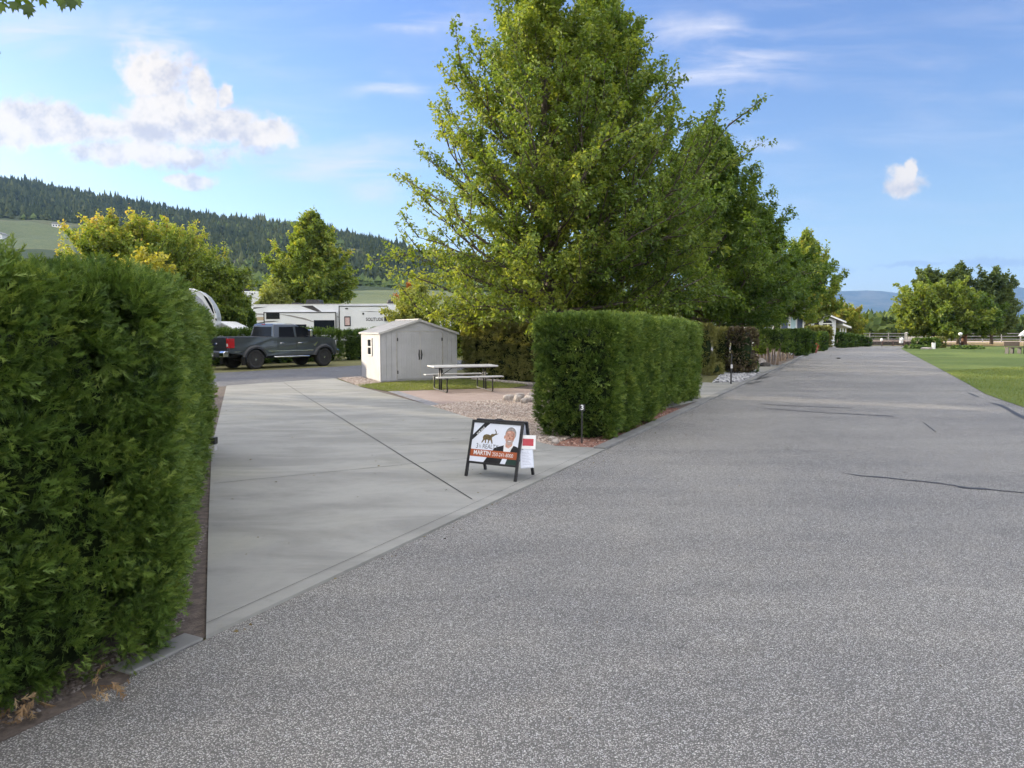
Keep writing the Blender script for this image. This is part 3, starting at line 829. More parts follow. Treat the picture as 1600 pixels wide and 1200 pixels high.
def hedge_mesh(root, L, Wd, H, dens, ssize, mat_, seed=1, r=0.28, lump=0.07, lscale=1.7, col=0.72, bulge=0.05, tpl=SPRAY_MID, base=0.06, undercut=0.10, zbase=0.0, up=0.35, tone_mu=0.5, core=True, m=22, csz=1.9, rear=0.3):
    """foliage of a clipped hedge: local x = length, y = width, z = height"""
    g = np.random.default_rng(seed)
    r = min(r, Wd * 0.49, H * 0.45)
    faces = [(L * H, 0), (L * H * rear, 1), (Wd * H, 2), (Wd * H, 3), (L * Wd, 4)]
    if dens < 1000: m, csz = 10, 2.0
    tot = sum(f[0] for f in faces); n = int(tot * dens * (1.5 if dens < 1000 else 1) / m)
    ch = g.choice(5, n, p=[f[0] / tot for f in faces]); a, b = g.random(n), g.random(n)
    P = np.zeros((n, 3))
    for k in range(5):
        m_ = ch == k
        if k < 2: P[m_] = np.stack([a[m_] * L, np.full(m_.sum(), 0.0 if k == 0 else Wd), zbase + b[m_] * (H - zbase)], 1)
        elif k < 4: P[m_] = np.stack([np.full(m_.sum(), 0.0 if k == 2 else L), a[m_] * Wd, zbase + b[m_] * (H - zbase)], 1)
        else: P[m_] = np.stack([a[m_] * L, b[m_] * Wd, np.full(m_.sum(), H)], 1)
    lo = np.array([r, r, -9.0]); hi = np.array([L - r, Wd - r, H - r * 0.8])
    Q = np.clip(P, lo, np.maximum(hi, lo)); nn = P - Q; N = nrm(nn)
    P = Q + N * r
    l1 = fnoise(P * np.array([1, 1, .6]), lscale, seed, 2); l2 = fnoise(P, lscale * 3.3, seed + 5, 2)
    colb = np.abs(np.cos(np.pi * (P[:, 0] + 0.1 * l1) / col)) if col else 0
    cs = ssize * csz
    d = lump * (1.1 * l1 + 0.8 * l2) + bulge * (colb - 0.5) - g.random(n) ** 2 * cs * .5
    foot = np.clip(1 - (P[:, 2] - zbase) / 0.35, 0, 1); d = d - undercut * foot ** 1.5
    P = P + N * d[:, None]
    keep = (g.random(n) > np.clip((-(l2 * 0.75 + l1 * 0.45) - 0.30) * 3.0, 0, 0.85)) & (P[:, 2] > base * g.random(n) * 2)
    P, N, l1, l2 = P[keep], N[keep], l1[keep], l2[keep]; n = len(P)
    up_ = np.array([0, 0, 1.0])
    C0 = nrm(N * 0.85 + up_ * up + g.normal(0, .34, (n, 3)))            # direction of each branchlet fan
    ct = g.normal(0, .11, n)
    nn_ = n * m; ix = np.repeat(np.arange(n), m); u = g.random(nn_)
    flat = nrm(np.cross(C0, g.normal(0, 1, (n, 3))))                      # fans are flattened across this
    rd = g.normal(0, 1, (nn_, 3)); rd = rd - flat[ix] * (np.sum(rd * flat[ix], 1, keepdims=True) * .45)
    Dc = nrm(C0[ix] + rd * .48)
    P = P[ix] - N[ix] * cs * .75 + Dc * (u * cs)[:, None]
    D = nrm(Dc + g.normal(0, .22, (nn_, 3)) + np.array([0, 0, .05]))
    NN = nrm(flat[ix] + g.normal(0, .45, (nn_, 3)))
    S = ssize * g.uniform(0.6, 1.2, nn_) * (1.1 - .3 * u)
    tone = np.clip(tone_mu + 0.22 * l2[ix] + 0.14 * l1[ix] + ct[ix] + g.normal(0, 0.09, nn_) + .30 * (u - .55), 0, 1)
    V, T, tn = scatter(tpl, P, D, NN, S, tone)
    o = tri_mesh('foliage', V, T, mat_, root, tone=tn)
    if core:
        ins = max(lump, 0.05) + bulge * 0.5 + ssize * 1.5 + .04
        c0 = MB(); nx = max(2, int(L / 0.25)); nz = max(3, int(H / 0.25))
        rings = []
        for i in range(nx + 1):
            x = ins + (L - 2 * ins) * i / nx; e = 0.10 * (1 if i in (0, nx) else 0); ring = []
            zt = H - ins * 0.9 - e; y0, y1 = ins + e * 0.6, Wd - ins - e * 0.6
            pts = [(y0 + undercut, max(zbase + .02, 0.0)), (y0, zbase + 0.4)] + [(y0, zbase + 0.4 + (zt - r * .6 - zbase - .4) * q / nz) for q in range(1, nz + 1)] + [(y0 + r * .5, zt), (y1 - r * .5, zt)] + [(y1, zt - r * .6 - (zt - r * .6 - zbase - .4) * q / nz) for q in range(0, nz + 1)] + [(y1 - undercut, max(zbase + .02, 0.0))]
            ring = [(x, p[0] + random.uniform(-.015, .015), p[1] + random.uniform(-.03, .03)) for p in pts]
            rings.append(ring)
        c0.loft(rings); c0.build('shade_core', M_core, root)
    return o
def hedge(name, A, B, Wd, H, side=1, **kw):
    """hedge from plan point A to B, its body on the left side of A->B (side=1) or right (-1)"""
    A, B = Vector(A), Vector(B); d = B - A; L = d.length; ang = math.atan2(d.y, d.x)
    if side < 0:
        A, B = B, A; ang += math.pi
    root = empty(name, (A.x, A.y, 0), ang)
    hedge_mesh(root, L, Wd, H, **kw)
    return root

# near left hedge (longest and closest)
h = hedge('cedar_hedge', (-4.40, 10.3), (-1.97, 3.98), 1.6, 1.97, side=-1, dens=5600, ssize=0.062, mat_=M_cedar, seed=3, r=0.17, lump=0.10, lscale=1.8, col=0.8, bulge=0.06, tpl=SPRAY_HI, undercut=0.08, tone_mu=.55)
tag(h, 'tall clipped cedar hedge filling the left edge of the photo beside the driveway', 'hedge')
# its arm along the kerb towards and past the viewer's left
pA = (-2.02, 3.92); pB = (-2.02 - 0.447 * 3.3, 3.92 - 0.895 * 3.3)
A2 = Vector((-1.69, 3.72)); dR = Vector((RD.x, RD.y)); B2 = A2 - dR * 2.6
h2root = empty('front_part', (B2.x, B2.y, 0), math.atan2(dR.y, dR.x))
h2root.name = 'foliage_wing'
h2root.parent = None
# second arm parented to the same hedge thing: express it in the hedge's frame
Mh = Matrix.Translation(h.location) @ Matrix.Rotation(h.rotation_euler.z, 4, 'Z')
Mw = Matrix.Translation((B2.x, B2.y, 0)) @ Matrix.Rotation(math.atan2(dR.y, dR.x), 4, 'Z')
Ml = Mh.inverted() @ Mw
hedge_mesh(h2root, 2.6, 1.5, 1.92, dens=6600, ssize=0.060, mat_=M_cedar, seed=8, r=0.26, lump=0.11, lscale=1.8, col=0.8, bulge=0.06, tpl=SPRAY_HI, undercut=0.08, tone_mu=.55)
for ch in [x for x in COL.objects if x.parent == h2root]:
    ch.parent = h; ch.matrix_local = Ml; ch.name = 'road_side_foliage' if ch.name.startswith('foliage') else 'road_side_shade_core'
bpy.data.objects.remove(h2root)
# dry sprays at its foot and a few in the face
g = np.random.default_rng(5)
Pd = []; Dd = []
nrmw = Vector((RN.x, RN.y)) * -1
for (px_, py_, cnt, z, rr) in [(44, 1108, 16, .07, .03), (155, 1080, 15, .09, .03), (18, 1124, 7, .03, .04), (190, 1074, 5, .02, .04)]:
    q = G(px_, py_)
    # point on the road-side face of the hedge at height z on that line of sight
    d = px_dir(px_, py_ if z < .2 else py_); t = (z - CAMH) / d.z; q = (d.x * t, d.y * t)
    for i in range(cnt):
        Pd.append((q[0] + g.normal(0, rr), q[1] + g.normal(0, rr), z + abs(g.normal(0, .04)))); Dd.append((nrmw.x * .5 + g.normal(0, .4), nrmw.y * .5 + g.normal(0, .4), -0.35 + g.normal(0, .35)))
Pd = np.array(Pd); Dd = np.array(Dd); n = len(Pd)
Minv = np.array(Mh.inverted()); Pl = Pd @ Minv[:3, :3].T + Minv[:3, 3]; Dl = Dd @ Minv[:3, :3].T
V, T, tn = scatter(SPRAY_HI, Pl, Dl, g.normal(0, 1, (n, 3)), g.uniform(.03, .075, n), g.random(n))
tri_mesh('dry_sprays', V, T, M_dry, h, tone=tn)

# right-hand hedge with the number post: three clipped lengths in a row
def rdh(name, t0, t1, off, Wd, H, label, **kw):
    a = road_pt(t0, off); b = road_pt(t1, off)
    o = hedge(name, a, b, Wd, H, side=1, **kw); tag(o, label, 'hedge', 'hedges along the road kerb'); return o
tA = (Vector((1.25, 10.75)) - E0).dot(RD)
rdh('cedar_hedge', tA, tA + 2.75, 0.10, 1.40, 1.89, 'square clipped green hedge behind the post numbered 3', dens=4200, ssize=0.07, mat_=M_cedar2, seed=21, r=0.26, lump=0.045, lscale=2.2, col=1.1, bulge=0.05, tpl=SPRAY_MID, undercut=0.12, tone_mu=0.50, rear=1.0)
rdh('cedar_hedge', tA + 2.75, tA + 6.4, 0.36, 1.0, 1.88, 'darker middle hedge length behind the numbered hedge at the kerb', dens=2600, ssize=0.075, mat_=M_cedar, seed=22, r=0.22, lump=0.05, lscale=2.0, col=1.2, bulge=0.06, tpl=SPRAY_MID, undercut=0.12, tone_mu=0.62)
rdh('cedar_hedge', tA + 6.4, tA + 7.7, 0.30, 1.0, 1.82, 'short last cedar of the hedge that ends before the second driveway', dens=2600, ssize=0.075, mat_=M_cedar, seed=23, r=0.22, lump=0.05, lscale=2.0, col=0, bulge=0.0, tpl=SPRAY_MID, undercut=0.12, tone_mu=0.62)
# hedge behind the picnic table
o = hedge('cedar_hedge', (-1.75, 24.75), (2.9, 20.1), 1.0, 1.83, side=1, dens=1900, ssize=0.09, mat_=M_browncedar, seed=31, r=0.2, lump=0.07, lscale=1.6, col=0.62, bulge=0.10, tpl=SPRAY_MID, undercut=0.08, tone_mu=0.48)
tag(o, 'brownish green column hedge behind the picnic table', 'hedge')

# low hedge behind the truck: separate rounded clumps
LB0 = Vector((-9.2, 38.9)); LD = BD
for i, (t0, t1, H, tm) in enumerate([(-14.5, -10.4, 1.68, .45), (-10.3, -6.2, 1.66, .5), (-6.1, -2.6, 1.70, .42), (-2.5, 0.1, 1.66, .5), (0.4, 2.6, 1.62, .38), (2.8, 6.4, 1.72, .35), (6.6, 11.0, 1.72, .35)]):
    a = LB0 + LD * t0; b = LB0 + LD * t1
    o = hedge('low_hedge', a, b, 1.2, H, side=1, dens=420, ssize=0.14, mat_=M_cedar, seed=40 + i, r=0.35, lump=0.08, lscale=1.2, col=1.1, bulge=0.06, tpl=SPRAY_MID, undercut=0.12, tone_mu=tm)
    lab = ['low dark hedge length at the rear end of the pickup truck', 'low hedge length behind the pickup truck bed', 'low hedge length behind the pickup cab doors', 'rounded low hedge just ahead of the pickup bonnet', 'small rounded bush between the pickup bonnet and the shed',
           'dark low hedge touching the left edge of the shed', 'low hedge length hidden behind the storage shed'][i]
    tag(o, lab, 'hedge', 'low hedges behind the truck')
# dark tall hedge seen beside the maple trunk
o = hedge('cedar_hedge', (-17.7, 45.2), (-16.5, 45.6), 1.2, 3.0, side=1, dens=240, ssize=0.2, mat_=M_cedar, seed=55, r=0.4, lump=0.12, lscale=1.0, col=0.9, bulge=0.08, tpl=SPRAY_LO, undercut=0.1, tone_mu=0.4)
tag(o, 'tall dark cedars between the maple trunk and the long trailer', 'hedge')

# ---- hedges and shrubs down the road (beyond the second driveway)
def px_hedge(name, p0, p1, ytop, Wd, label, mat_, cat='hedge', **kw):
    a = G(*p0); b = G(*p1); Yd = (a[1] + b[1]) / 2
    H = XZ(p0[0], ytop, Yd)[1]
    o = hedge(name, a, b, Wd, H, side=1, **kw, mat_=mat_); tag(o, label, cat, 'hedges and shrubs down the road'); return o
def shrub(name, px, pyb, ytop, wpx, label, mat_, stems=0, tone=.5, seed=1, dens=380, ss=0.14, stem_mat=M_deadwood):
    x, y = G(px, pyb); k = FPX / y; W_ = wpx / k; H = XZ(px, ytop, y)[1]; zb = stems / k
    root = empty(name, (x, y, 0), 0.3)
    g = np.random.default_rng(seed)
    n = int(dens * math.pi * W_ * (H - zb) * 1.3)
    D0 = nrm(g.normal(0, 1, (n, 3)))
    e = 0.55                                             # squarish clipped form
    S_ = np.sign(D0) * np.abs(D0) ** e; S_ = S_ / np.max(np.abs(S_), axis=1, keepdims=True) ** .35 / 1.15
    C = np.array([0, 0, (H + zb) / 2]); Rr = np.array([W_ / 2, W_ / 2, (H - zb) / 2])
    P = C + S_ * Rr; l1 = fnoise(P, 1.6, seed, 3); dep = g.random(n) ** 2
    P = C + (P - C) * (1 + 0.14 * l1 - 0.16 * dep)[:, None]; P = P[:, :]
    D = nrm(D0 + g.normal(0, .5, (n, 3)) + np.array([0, 0, .3]))
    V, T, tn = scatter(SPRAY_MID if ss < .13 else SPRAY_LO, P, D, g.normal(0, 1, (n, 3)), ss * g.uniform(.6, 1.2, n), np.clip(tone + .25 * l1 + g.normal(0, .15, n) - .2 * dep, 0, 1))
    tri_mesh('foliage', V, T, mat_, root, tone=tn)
    c0 = MB(); c0.ball((0, 0, (H + zb) / 2), W_ * .36, W_ * .36, (H - zb) * .40, 6); c0.build('shade_core', M_core, root)
    if stems:
        st_ = MB()
        for i in range(6):
            a = i * 1.05; x1, y1 = math.cos(a) * W_ * .22, math.sin(a) * W_ * .22
            st_.tube([(x1 * .8, y1 * .8, 0), (x1 * .9, y1 * 1.1, zb * .5), (x1 * 1.3, y1 * 1.2, zb * 1.2 + .1)], [.045, .035, .03], 6)
        st_.build('stems', stem_mat, root)
    tag(root, label, 'shrub', 'hedges and shrubs down the road'); return root
# sunlit columnar cedars, then the brown bare one
shrub('columnar_cedar', 1099, 587, 503, 30, 'sunlit brown green cedar just past the dark kerb hedge', M_browncedar, tone=.55, seed=61, dens=500, ss=.12)
shrub('columnar_cedar', 1126, 583, 509, 34, 'yellow green cedar left of the bare brown one', M_browncedar, tone=.6, seed=62, dens=500, ss=.12)
dc = shrub('dying_cedar', 1157, 584, 507, 44, 'dark half dead cedar with bare twigs beside the thin black post', M_deadcedar, tone=.5, seed=63, dens=200, ss=.13)
shrub('low_shrub', 1172, 583.5, 563, 22, 'small green bush at the foot of the half dead cedar', M_cedar2, tone=.4, seed=64, dens=500, ss=.1)
shrub('low_shrub', 1113, 586, 566, 30, 'low yellow green growth under the columnar cedars', M_browncedar, tone=.75, seed=65, dens=500, ss=.1)
shrub('round_cedar', 1190, 566, 515, 24, 'sunny rounded cedar partly behind the bare stemmed topiary', M_cedar2, tone=.75, seed=66, ss=.13, stems=12)
shrub('topiary_cedar', 1208, 570.5, 514, 40, 'clipped round topped cedar on bare grey stems at the kerb', M_cedar2, tone=.55, seed=67, dens=520, ss=.12, stems=26)
shrub('topiary_cedar', 1223, 564, 514, 26, 'second round cedar in the kerb row behind the bare stemmed one', M_cedar2, tone=.4, seed=68, ss=.13, stems=14)
shrub('topiary_cedar', 1234, 560, 513, 24, 'third round cedar in the kerb row beside the white chain', M_cedar2, tone=.4, seed=69, ss=.14, stems=8)
shrub('cedar_bush', 1250, 556, 512, 27, 'dark upright cedar right of the white chain', M_cedar, tone=.5, seed=70, ss=.15)
shrub('cedar_bush', 1261, 553, 516, 20, 'dark cedar between the white chain and the red planter', M_cedar, tone=.45, seed=71, ss=.16)
shrub('cedar_bush', 1283, 549, 518, 16, 'dark green cedar just right of the red planter', M_cedar, tone=.5, seed=72, ss=.17)
px_hedge('clipped_hedge', (1252, 543.0), (1300, 543.4), 512.5, 2.0, 'long flat topped hedge in front of the white gabled house', M_browncedar, dens=130, ssize=.26, seed=73, r=.4, lump=.1, lscale=.7, col=0, bulge=0, tpl=SPRAY_LO, tone_mu=.45)
for i, (px, yb, yt, w_) in enumerate([(1314, 543.5, 520, 14), (1325, 542.8, 521.5, 13), (1334, 542.3, 523, 12), (1342, 541.6, 524, 11)]):
    shrub('cedar_bush', px, yb, yt, w_, ['first clipped cedar right of the flat topped hedge', 'second clipped cedar right of the flat topped hedge', 'third clipped cedar right of the flat topped hedge', 'farthest clipped cedar at the left corner of the road end'][i], M_cedar, tone=.45, seed=80 + i, ss=.24, dens=130)
shrub('dark_bush', 1352, 541.5, 528, 14, 'low dark bush at the far left corner of the road', M_cedar, tone=.3, seed=88, ss=.25, dens=120)

# ---------------------------------------------------------------- trees
def tree(name, x, y, H, cb, env, label, mat_, seed=1, nl=60, nsec=8, ntw=5, lpt=30, ls=0.09, spread=0.07, elev=(20, 62), r0=0.16, bark=M_bark, tpl=LEAF, cat='tree', group=None, tilt=(0, 0), tone_mu=.5, tone_side=0.0, twl=0.30, zoff=0.0, tubes=True, droop=0.35, curl=0.5, parts=True, topfill=10, tonefn=None, leaders=(), azn=0.15):
    """branching tree: env(f) gives crown radius at height fraction f of the crown"""
    g = np.random.default_rng(seed)
    root = empty(name, (x, y, zoff), 0)
    def tz(z): return np.array([tilt[0] * z + 0.12 * math.sin(z * .5 + seed), tilt[1] * z + 0.12 * math.cos(z * .4 + seed), z])
    mb = MB()
    mb.tube([tuple(tz(z)) for z in np.linspace(0, H * .96, 14)], [r0 * (1.25 if i == 0 else 1) * (1 - i / 14) ** .8 + .012 for i in range(14)], 8)
    starts, dirs, lens, tns = [], [], [], []
    for i in range(nl + len(leaders)):
        if i < nl:
            f = ((i + g.random()) / nl) ** 0.95; z = cb + (H - cb) * f * 0.93
            az = i * 2.39996 + g.normal(0, .25); el = R(elev[0] + (elev[1] - elev[0]) * f + g.normal(0, 6))
            lobe = float(fnoise(np.array([[math.cos(az) * 1.3, math.sin(az) * 1.3, z * .22]]), 1.0, seed, 2)[0])
            rad = env(f) * min(1.12, g.uniform(0.62, 1.10) * (1 + azn * 2 * lobe))
            L = max(0.25, rad / max(.45, math.cos(el)))
            zs = max(z - rad * math.tan(el) * .92, cb * .55)
            L = max(.3, min(L, (H * g.uniform(.90, 1.02) - zs) / (math.sin(el) + .12)))
        else:
            z, azd, eld, L = leaders[i - nl]; az = R(azd); el = R(eld); f = z / H; rad = L * math.cos(el)
        dh = np.array([math.cos(az), math.sin(az), 0]); p = tz(max(z - rad * math.tan(el) * .92, cb * .55) if i < nl else z); pts = [p]
        nseg = 6; e = el - R(12) * curl
        for k in range(nseg):
            e2 = e + R(26) * curl * k / nseg + g.normal(0, .05)
            d = dh * math.cos(e2) + np.array([0, 0, math.sin(e2)]); d = d + g.normal(0, .07, 3); d /= np.linalg.norm(d)
            p = p + d * L / nseg; pts.append(p)
        pts = np.array(pts); lr = 0.012 + r0 * .33 * (L / 3.5) ** .8 * (1 - .4 * f)
        if tubes: mb.tube([tuple(q) for q in pts], [max(.006, lr * (1 - k / (nseg + .6))) for k in range(nseg + 1)], 5, cap=False)
        ltone = g.normal(0, .10)
        for s in range(nsec):
            u = 0.18 + 0.82 * (s + g.random()) / nsec; q = u * nseg; k = min(int(q), nseg - 1); sp = pts[k] + (pts[k + 1] - pts[k]) * (q - k)
            d0 = pts[k + 1] - pts[k]; d0 /= np.linalg.norm(d0)
            side = np.cross(d0, [0, 0, 1.0]); side /= np.linalg.norm(side) + 1e-9
            a2 = g.uniform(-math.pi, math.pi); off = side * math.cos(a2) + np.array([0, 0, 1]) * math.sin(a2) * .7
            d = d0 * .9 + off * g.uniform(.4, 1.0) + np.array([0, 0, .25]); d /= np.linalg.norm(d)
            sl_ = L * .34 * (1.15 - .55 * u) * g.uniform(.7, 1.3) + .15
            if tubes and sl_ > .35: mb.tube([tuple(sp), tuple(sp + d * sl_ * .5), tuple(sp + d * sl_ + np.array([0, 0, .04]))], [lr * .32 + .003, lr * .2 + .003, .004], 3, cap=False)
            for t in range(ntw):
                v = (t + g.random()) / ntw; tp = sp + d * sl_ * v
                dd = d + g.normal(0, .55, 3) + np.array([0, 0, .1]); dd /= np.linalg.norm(dd)
                starts.append(tp); dirs.append(dd); lens.append(twl * g.uniform(.5, 1.3)); tns.append(ltone + g.normal(0, .07))
    for t in range(topfill):      # leader
        starts.append(tz(H * (.86 + .14 * t / topfill))); dirs.append(np.array([g.normal(0, .5), g.normal(0, .5), .8])); lens.append(twl); tns.append(0)
    S0 = np.array(starts); D0 = nrm(np.array(dirs)); L0 = np.array(lens); T0 = np.array(tns)
    n = len(S0) * lpt; ix = np.repeat(np.arange(len(S0)), lpt); u = g.random(n)
    P = S0[ix] + D0[ix] * (L0[ix] * u)[:, None] + g.normal(0, spread, (n, 3))
    P = P[P[:, 2] > cb * .35]; n = len(P); ix = ix[:n]
    D = nrm(D0[ix] * .5 + g.normal(0, .55, (n, 3)) + np.array([0, 0, -droop]))
    N = nrm(g.normal(0, .5, (n, 3)) + np.array([0, 0, 1.0]))
    tone = tone_mu + T0[ix] + g.normal(0, .13, n) + 0.12 * fnoise(P, .8, seed, 2)
    if tonefn is not None: tone = tone + tonefn(P)
    V, T, tn = scatter(tpl, P, D, N, ls * g.uniform(.6, 1.3, n), np.clip(tone, 0, 1))
    tri_mesh('crown', V, T, mat_, root, tone=tn)
    mb.build('trunk', bark, root, smooth=True)
    tag(root, label, cat, group)
    return root
M_lf_main = leafmat('elm_leaves', [(0.042, 0.082, 0.02), (0.09, 0.152, 0.03), (0.165, 0.235, 0.045), (0.29, 0.335, 0.07)], 0.42, 0.5, 0.35)
M_lf_dark = leafmat('deep_green_leaves', [(0.035, 0.075, 0.018), (0.07, 0.13, 0.026), (0.12, 0.19, 0.035), (0.20, 0.27, 0.05)], 0.42, 0.5, 0.35)
M_lf_maple = leafmat('maple_leaves', [(0.065, 0.11, 0.025), (0.14, 0.20, 0.04), (0.23, 0.31, 0.055), (0.38, 0.38, 0.08), (0.45, 0.32, 0.10)], 0.40, 0.55)
M_lf_gold = leafmat('golden_leaves', [(0.18, 0.20, 0.04), (0.33, 0.33, 0.06), (0.48, 0.42, 0.10)], 0.4, 0.55)
M_lf_pale = leafmat('pale_willow_leaves', [(0.14, 0.18, 0.05), (0.24, 0.28, 0.08), (0.36, 0.37, 0.12)], 0.4, 0.6)
M_lf_far = leafmat('far_dark_leaves', [(0.05, 0.085, 0.035), (0.10, 0.145, 0.05), (0.17, 0.22, 0.07)], 0.3, 0.6)

def env_pyr(w, a=.75):
    return lambda f: w * (min(1, .55 + f * 3.2) if f < .14 else (1 - (f - .14) / .86) ** a + .04)
def env_pts(w, pts):
    return lambda f: w * float(np.interp(f, [p[0] for p in pts], [p[1] for p in pts]))
ELM = [(0, .55), (.08, .85), (.2, .97), (.42, .98), (.58, .86), (.72, .52), (.84, .33), (.95, .20), (1, .06)]
ELM3 = [(0, .6), (.1, .95), (.3, 1.0), (.5, .82), (.7, .52), (.85, .34), (.95, .2), (1, .06)]
def env_round(w):
    return lambda f: w * math.sqrt(max(.03, 1 - ((f - .36) / .66) ** 2))
ROWG = 'trees in the row behind the kerb hedges'
tree('elm_tree', 1.2, 24.6, 14.0, 1.75, env_pts(5.1, ELM), 'tallest tree, left one of the row, leaning over the shed', M_lf_main, seed=101, nl=112, nsec=9, ntw=6, lpt=20, ls=.12, r0=.19, group=ROWG, elev=(8, 66), twl=.36, tone_mu=.64, tonefn=lambda P: -0.03 * P[:, 0], azn=.12)
tree('elm_tree', 3.3, 26.3, 14.3, 2.3, env_pts(4.6, ELM), 'second tall tree of the row, its tip beside the tallest one', M_lf_main, seed=104, nl=96, nsec=9, ntw=6, lpt=20, ls=.12, r0=.18, group=ROWG, elev=(8, 68), twl=.36, tone_mu=.57, azn=.12)
tree('elm_tree', 9.1, 33.6, 11.3, 2.2, env_pts(4.3, ELM3), 'dense deep green tree right of the two tallest ones', M_lf_dark, seed=107, nl=90, nsec=9, ntw=6, lpt=30, ls=.13, r0=.16, group=ROWG, elev=(10, 64), twl=.4, tone_mu=.52, azn=.12)
tree('elm_tree', 13.6, 41.0, 8.8, 2.2, env_pts(3.9, ELM3), 'lower dark green tree whose crown reaches over the kerb', M_lf_dark, seed=109, nl=60, nsec=8, ntw=6, lpt=24, ls=.16, r0=.15, group=ROWG, elev=(10, 60), twl=.45, tone_mu=.5)
tree('elm_tree', 24.6, 60.5, 9.9, 2.6, env_pts(3.0, ELM3), 'yellow green tree at the far end of the row', M_lf_maple, seed=112, nl=50, nsec=7, ntw=5, lpt=20, ls=.22, r0=.15, group=ROWG, elev=(25, 72), twl=.55, tone_mu=.40)
tree('yellow_maple', 43.5, 95.0, 4.9, 1.2, env_round(2.9), 'golden green tree behind the white gabled house', M_lf_maple, seed=115, nl=36, nsec=6, ntw=5, lpt=18, ls=.30, r0=.16, elev=(10, 75), twl=.6, tone_mu=.55)

# maples on the left
tree('maple_tree', -22.0, 42.5, 8.1, 1.5, env_round(4.7), 'broad maple with yellow orange top above the near hedge', M_lf_maple, seed=121, nl=110, nsec=9, ntw=6, lpt=22, ls=.17, r0=.18, elev=(5, 58), twl=.5, tone_mu=.30, tonefn=lambda P: np.clip((P[:, 2] - 5.1) * .12, -.05, .42) + np.clip((-P[:, 0] - 1.5) * .07, 0, .25))
tree('maple_tree', -16.1, 40.5, 5.7, 1.5, env_round(1.4), 'smaller green maple with a pale trunk left of the long trailer', M_lf_maple, seed=122, nl=60, nsec=7, ntw=5, lpt=22, ls=.15, r0=.13, bark=pmat('pale_bark', (.30, .25, .2), (.2, .17, .13), 9, .9, bump=.6), elev=(5, 75), twl=.3, tone_mu=.26, tilt=(-.16, 0))
tree('maple_tree', -18.6, 66.0, 11.7, 2.4, env_pts(3.9, [(0, .5), (.12, .9), (.3, 1), (.5, .85), (.7, .6), (.85, .38), (.95, .2), (1, .05)]), 'upright light green maple rising behind the long trailer', M_lf_maple, seed=123, nl=80, nsec=8, ntw=6, lpt=22, ls=.24, r0=.2, elev=(12, 66), twl=.6, tone_mu=.38, zoff=.8)
tree('golden_shrub', -10.6, 20.5, 3.95, 1.2, env_round(.85), 'small golden yellow tree poking above the near hedge', M_lf_gold, seed=124, nl=26, nsec=6, ntw=4, lpt=14, ls=.12, r0=.06, elev=(20, 75), twl=.25, cat='shrub')
tree('willow_shrub', -5.9, 43.5, 4.4, .7, env_round(1.35), 'pale feathery shrub behind the shed roof', M_lf_pale, seed=125, nl=40, nsec=7, ntw=5, lpt=18, ls=.15, r0=.07, elev=(15, 75), twl=.4, cat='shrub', droop=.8)
tree('willow_shrub', -20.3, 61.0, 5.2, .8, env_round(1.1), 'pale loose shrub between the white trailer rear and the upright maple', M_lf_pale, seed=126, nl=26, nsec=6, ntw=5, lpt=16, ls=.2, r0=.07, elev=(15, 75), twl=.5, cat='shrub', zoff=.7, tone_mu=.35)
tree('orange_shrub', -8.6, 60.0, 5.4, .8, env_round(1.5), 'small rust orange tree just above the long trailer roof', leafmat('rust_leaves', [(0.25, .09, .03), (.42, .17, .06), (.5, .27, .1)], .35), seed=127, nl=18, nsec=6, ntw=4, lpt=16, ls=.2, r0=.06, elev=(15, 75), twl=.4, cat='shrub')
tree('round_tree', -28.5, 72.0, 8.6, 1.5, env_round(3.2), 'mid green tree behind the white trailer rear', M_lf_far, seed=128, nl=30, nsec=6, ntw=5, lpt=18, ls=.28, r0=.15, elev=(10, 75), twl=.6, tone_mu=.7)
tree('roadside_bush', -1.5, 34.0, 3.0, .5, env_round(2.0), 'loose yellow green tree in the gap above the picnic table hedge', M_lf_main, seed=129, nl=36, nsec=6, ntw=5, lpt=18, ls=.14, r0=.08, elev=(15, 75), twl=.4, tone_mu=.8)

# trees on the right
tree('spreading_tree', 45.2, 75.5, 6.6, 1.35, env_round(3.9), 'broad yellow green tree standing at the left of the park clump', M_lf_main, seed=131, nl=70, nsec=8, ntw=6, lpt=20, ls=.26, r0=.22, elev=(2, 78), twl=.55, tone_mu=.72)
tree('spreading_tree', 49.0, 77.0, 5.6, 1.5, env_round(3.0), 'darker spreading tree with red brown trunk in the park clump', M_lf_dark, seed=132, nl=50, nsec=7, ntw=6, lpt=18, ls=.26, r0=.28, bark=pmat('red_brown_bark', (.22, .11, .07), (.14, .08, .05), 9, .9), elev=(5, 75), twl=.5, tone_mu=.55)
for i, (x, y, H, w_, c) in enumerate([(49.0, 84.0, 9.0, 1.6, 'leftmost slender dark tree rising behind the park clump'), (52.6, 84.0, 9.4, 1.7, 'middle slender dark tree rising behind the park clump'), (56.0, 83.0, 8.9, 2.3, 'rightmost dark tree of the park clump')]):
    tree('poplar_tree', x, y, H, 1.8, env_pyr(w_ + .5, .32), c, M_lf_far, seed=140 + i, nl=46, nsec=6, ntw=5, lpt=15, ls=.30, r0=.16, elev=(25, 68), twl=.5, group='slender trees behind the park clump', tone_mu=.55)

